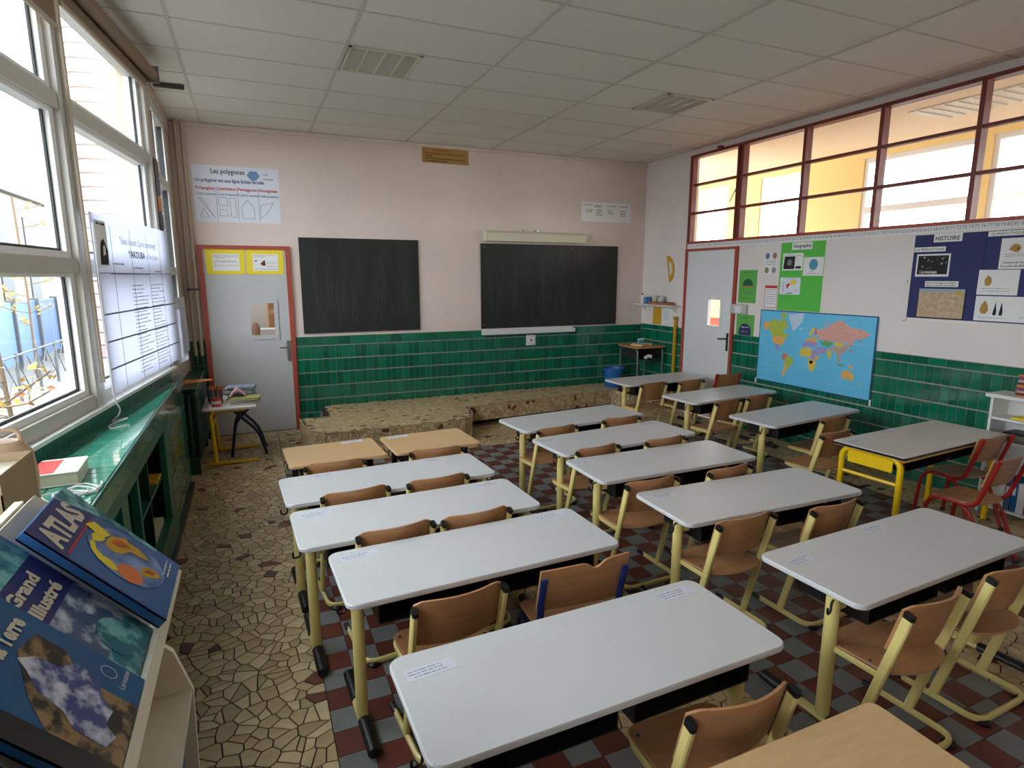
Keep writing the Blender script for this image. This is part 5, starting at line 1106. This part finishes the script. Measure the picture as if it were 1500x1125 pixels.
# ================================================================== BOOK DISPLAY RACK (foreground left)
Y0, Y1 = .35, 1.45
rk = thing('book_display_rack', 'cream book display rack with sloping top in the left foreground', 'display rack', (0, 0, 0))
A_, B_ = Vector((-.225, 0, 1.225)), Vector((-.435, 0, 1.46)); dn = (A_-B_).normalized(); nn = Vector((-dn.z, 0, dn.x)); 
if nn.z < 0: nn = -nn
def slope(a, c, d0, d1, y0, y1, q):
    vs = []
    for y in (y0, y1):
        for s_, d_ in ((a, d0), (c, d0), (c, d1), (a, d1)): p_ = B_+dn*s_+nn*d_; vs.append((p_.x, y, p_.z))
    q.add(vs, [(0, 1, 2, 3), (7, 6, 5, 4), (0, 4, 5, 1), (1, 5, 6, 2), (2, 6, 7, 3), (3, 7, 4, 0)]); return q
LS = (A_-B_).length
slope(0, LS, -.016, 0, Y0, Y1, MB()).build('sloping_board', 'cream', rk); slope(LS-.004, LS+.014, -.016, .035, Y0, Y1+.004, MB()).build('front_lip', 'cream', rk)
MB().box(-.47, -.455, Y0, Y1, 0, 1.45).build('back_panel', 'cream', rk); MB().box(-.455, -.24, Y0, Y1, 1.10, 1.115).build('upper_shelf', 'cream', rk)
tray_z = .94
MB().box(-.455, -.195, Y0, Y1, tray_z-.016, tray_z).build('tray_shelf', 'cream', rk)
def endp(y, q): return q.rings([[(x, yy, z) for x, z in ((-.455, .60), (-.20, .60), (-.192, .935), (-.225, 1.045), (-.245, 1.065), (-.285, 1.065), (-.33, 1.12), (-.455, 1.12))] for yy in (y, y+.016)])
endp(Y1, MB()).build('end_panel', 'cream', rk); endp(Y0-.016, MB()).build('end_panel', 'cream', rk)
MB().box(-.455, -.20, Y0, Y1, .60, .616).build('lower_shelf', 'cream', rk)
for y in (Y0+.02, Y1-.05): MB().box(-.45, -.22, y, y+.03, 0, .60).build('leg', 'cream', rk)
# books lying on the slope: local u = along -Y ... reading direction runs towards +Y
def slope_frame(s_bottom, y_left, lift):
    """origin at the lower left corner of a book seen from the room; u = +Y, v = up the slope"""
    o_ = B_+dn*s_bottom+nn*lift; return frame((o_.x, y_left, o_.z), (0, 1, 0), (-dn.x, 0, -dn.z))
def slope_book(name, label, s_b, y_l, lift, w, h_, th, cover):
    o = thing(name, label, 'book', group='picture books on the display rack'); o.matrix_world = slope_frame(s_b, y_l, lift)
    q = MB(); q.box(0, w, 0, h_, th-.003, th); q.box(0, w, 0, h_, 0, .003); q.box(0, .004, 0, h_, 0, th); q.build('cover', cover, o); MB().box(.004, w-.004, .004, h_-.004, .003, th-.003).build('pages', 'paper', o); return o, th
M['atlas_blue'] = mat('atlas_cover', (44, 96, 158), .3, noise=(7, .10)); M['navyprint'] = mat('navy_print', (44, 52, 116), .35); M['tealprint'] = photo_mat('teal_print', (34, 110, 128), (130, 196, 198), 30); M['earthblue'] = mat('deep_blue_print', (20, 88, 138), .3)
M['snow'] = photo_mat('mountain_print', (64, 78, 140), (214, 220, 236), 28); M['rock'] = photo_mat('rock_print', (44, 38, 32), (150, 122, 84), 40); M['icy'] = photo_mat('ice_print', (70, 92, 130), (206, 216, 230), 22); M['blackprint'] = mat('black_print', (26, 28, 34), .35); M['orangeprint'] = mat('orange_globe', (226, 120, 60), .4)
bs_, th = slope_book('world_atlas', 'blue children\'s book titled ATLAS on the display rack', LS-.006, 1.19, .034, .235, .285, .02, 'atlas_blue')
z_ = th+.0003; E = bs_
patch('cover_print', E, .004, .235, .205, .285, 'navyprint', z_, .0003); patch('cover_print', E, .19, .235, .0, .205, 'tealprint', z_, .0003) if False else None
polyprint('cover_print', E, [(.165, .285), (.235, .285), (.235, .06), (.222, .06), (.215, .17), (.20, .22)], 'tealprint', z_, .0004)
text(E, 'ATLAS', .012, .222, .066, 'cream', z_+.0008, .003, width=.165); patch('cover_print', E, .015, .175, .206, .2095, 'inkred', z_+.0006, .0003)
polyprint('globe', E, [(.125+.082*math.cos(2*math.pi*i/28), .112+.086*math.sin(2*math.pi*i/28)) for i in range(28)], photo_mat('globe_blue', (58, 92, 152), (132, 160, 206), 9), z_+.0004, .0004); patch('spine_print', E, .0, .0045, .0, .285, 'navyprint', z_, .0003)
for poly, m_ in (([(.05, .13), (.056, .16), (.075, .18), (.10, .19), (.105, .18), (.085, .172), (.075, .155), (.078, .14), (.068, .125), (.058, .115)], 'brightyellow'), ([(.105, .185), (.125, .192), (.15, .186), (.172, .172), (.162, .166), (.145, .172), (.135, .165), (.12, .17)], 'brightyellow'), ([(.118, .16), (.14, .163), (.165, .158), (.178, .142), (.19, .132), (.182, .12), (.184, .10), (.172, .078), (.162, .07), (.155, .088), (.152, .11), (.138, .118), (.122, .125), (.112, .142)], 'mustard'), ([(.14, .152), (.165, .148), (.172, .13), (.165, .112), (.155, .122), (.142, .132)], 'orangeprint'), ([(.095, .07), (.11, .08), (.13, .072), (.142, .055), (.132, .036), (.118, .04), (.104, .055)], 'mustard'), ([(.11, .072), (.128, .066), (.132, .05), (.118, .05)], 'cov9')): polyprint('land', E, poly, m_, z_+.001, .0003)
polyprint('basketball', E, [(.072+.028*math.cos(2*math.pi*i/18), .095+.028*math.sin(2*math.pi*i/18)) for i in range(18)], 'orangeprint', z_+.0014, .0003); polyprint('flag', E, [(.135, .17), (.165, .16), (.175, .20), (.145, .212)], 'brightyellow', z_+.0014, .0003); lines('print', E, [(.15, .215, .03), (.15, .215, .02)], 'paper', .003, z_+.0006)
bs_, th = slope_book('grand_atlas', 'purple-blue illustrated atlas partly under the other two books', LS-.006, .945, .002, .27, .31, .014, 'navyprint'); E = bs_; z_ = th+.0003
patch('cover_print', E, .004, .27, .25, .31, 'tealprint', z_, .0003); patch('cover_print', E, .06, .27, 0, .165, 'icy', z_, .0003); patch('cover_print', E, .10, .27, .0, .06, 'tealprint', z_+.0003, .0003); text(E, 'Mon Grand', .02, .215, .032, 'cream', z_+.0008, .0014, width=.2); text(E, 'Atlas Illustré', .02, .178, .032, 'cream', z_+.0008, .0014, width=.215)
polyprint('globe', E, [(.19+.045*math.cos(2*math.pi*i/20), .055+.045*math.sin(2*math.pi*i/20)) for i in range(20)], 'tealprint', z_+.0012, .0003)
bs_, th = slope_book('earth_book', 'blue book about discovering the Earth with a snowy mountain, foreground', LS-.006, .80, .0175, .235, .285, .016, 'earthblue'); E = bs_; z_ = th+.0003
patch('cover_print', E, .0, .04, .0, .285, 'blackprint', z_, .0003); polyprint('cover_photo', E, [(.04, .0), (.165, .0), (.165, .10), (.20, .13), (.20, .18), (.15, .19), (.08, .15), (.04, .11)], 'rock', z_, .0004)
polyprint('mountain', E, [(.06, .03), (.065, .08), (.085, .10), (.095, .14), (.12, .165), (.135, .185), (.155, .165), (.16, .13), (.185, .11), (.18, .07), (.15, .06), (.13, .035), (.10, .04), (.085, .02)], 'snow', z_+.0006, .0004)
text(E, 'découverte', .055, .238, .034, 'cream', z_+.0012, .0014, width=.15); text(E, 'de la Terre', .08, .2, .034, 'cream', z_+.0012, .0014, width=.13); text(E, 'Larousse', .185, .028, .014, 'paper', z_+.0006, width=.045, rot=0)
outline(E, [(.205+.012*math.cos(2*math.pi*i/12), .06+.014*math.sin(2*math.pi*i/12)) for i in range(12)], 'paper', .001).location.z = z_-.002
bs_, th = slope_book('red_blue_book', 'red and dark blue picture book at the bottom left corner', LS-.006, .55, .002, .24, .29, .012, 'navy'); E = bs_; z_ = th+.0003
patch('cover_print', E, .12, .235, .0, .285, 'redtube', z_, .0003); [polyprint('cover_photo', E, [(.02+.02*i, .05+.03*i), (.05+.02*i, .06+.03*i), (.03+.02*i, .1+.03*i)], ['orangeprint', 'greenpaint', 'mustard', 'paper'][i % 4], z_+.0006, .0003) for i in range(6)]
# thin books standing in the tray below
yy = .95
for k in range(9):
    w = random.uniform(.006, .014); o = thing('tray_book', '%s thin book from the back in the rack tray' % 'first second third fourth fifth sixth seventh eighth ninth'.split()[k], 'book', (-.435+.017*k, 1.02, tray_z+.0005), 0, 'thin books in the rack tray')
    hh = random.uniform(.12, .15); m_ = ['cov7', 'cov4', 'cov3', 'cov10', 'cov8', 'paper', 'cov1', 'redtube', 'cov7'][k]; q = MB(); q.box(0, .0012, -.2, .36, 0, hh); q.box(w-.0012, w, -.2, .36, 0, hh); q.box(0, w, .3585, .36, 0, hh); q.build('cover', m_, o); MB().box(.0013, w-.0013, -.199, .358, .002, hh-.002).build('pages', 'paper', o)
for k in range(7):
    w = .03; o = thing('low_book', '%s book from the far end on the lowest rack shelf' % 'first second third fourth fifth sixth seventh'.split()[k], 'book', (-.33, 1.40-.036*k, .6165), 0, 'books on the lowest rack shelf')
    hh = random.uniform(.2, .27); MB().box(-.11, .11, -w/2, w/2, 0, hh).build('cover', ['earthblue', 'tealprint', 'cov10', 'blackprint', 'cov6', 'cov8', 'cov2'][k], o); MB().box(-.108, .108, -w/2+.003, w/2-.003, hh, hh+.001).build('pages', 'paper', o)
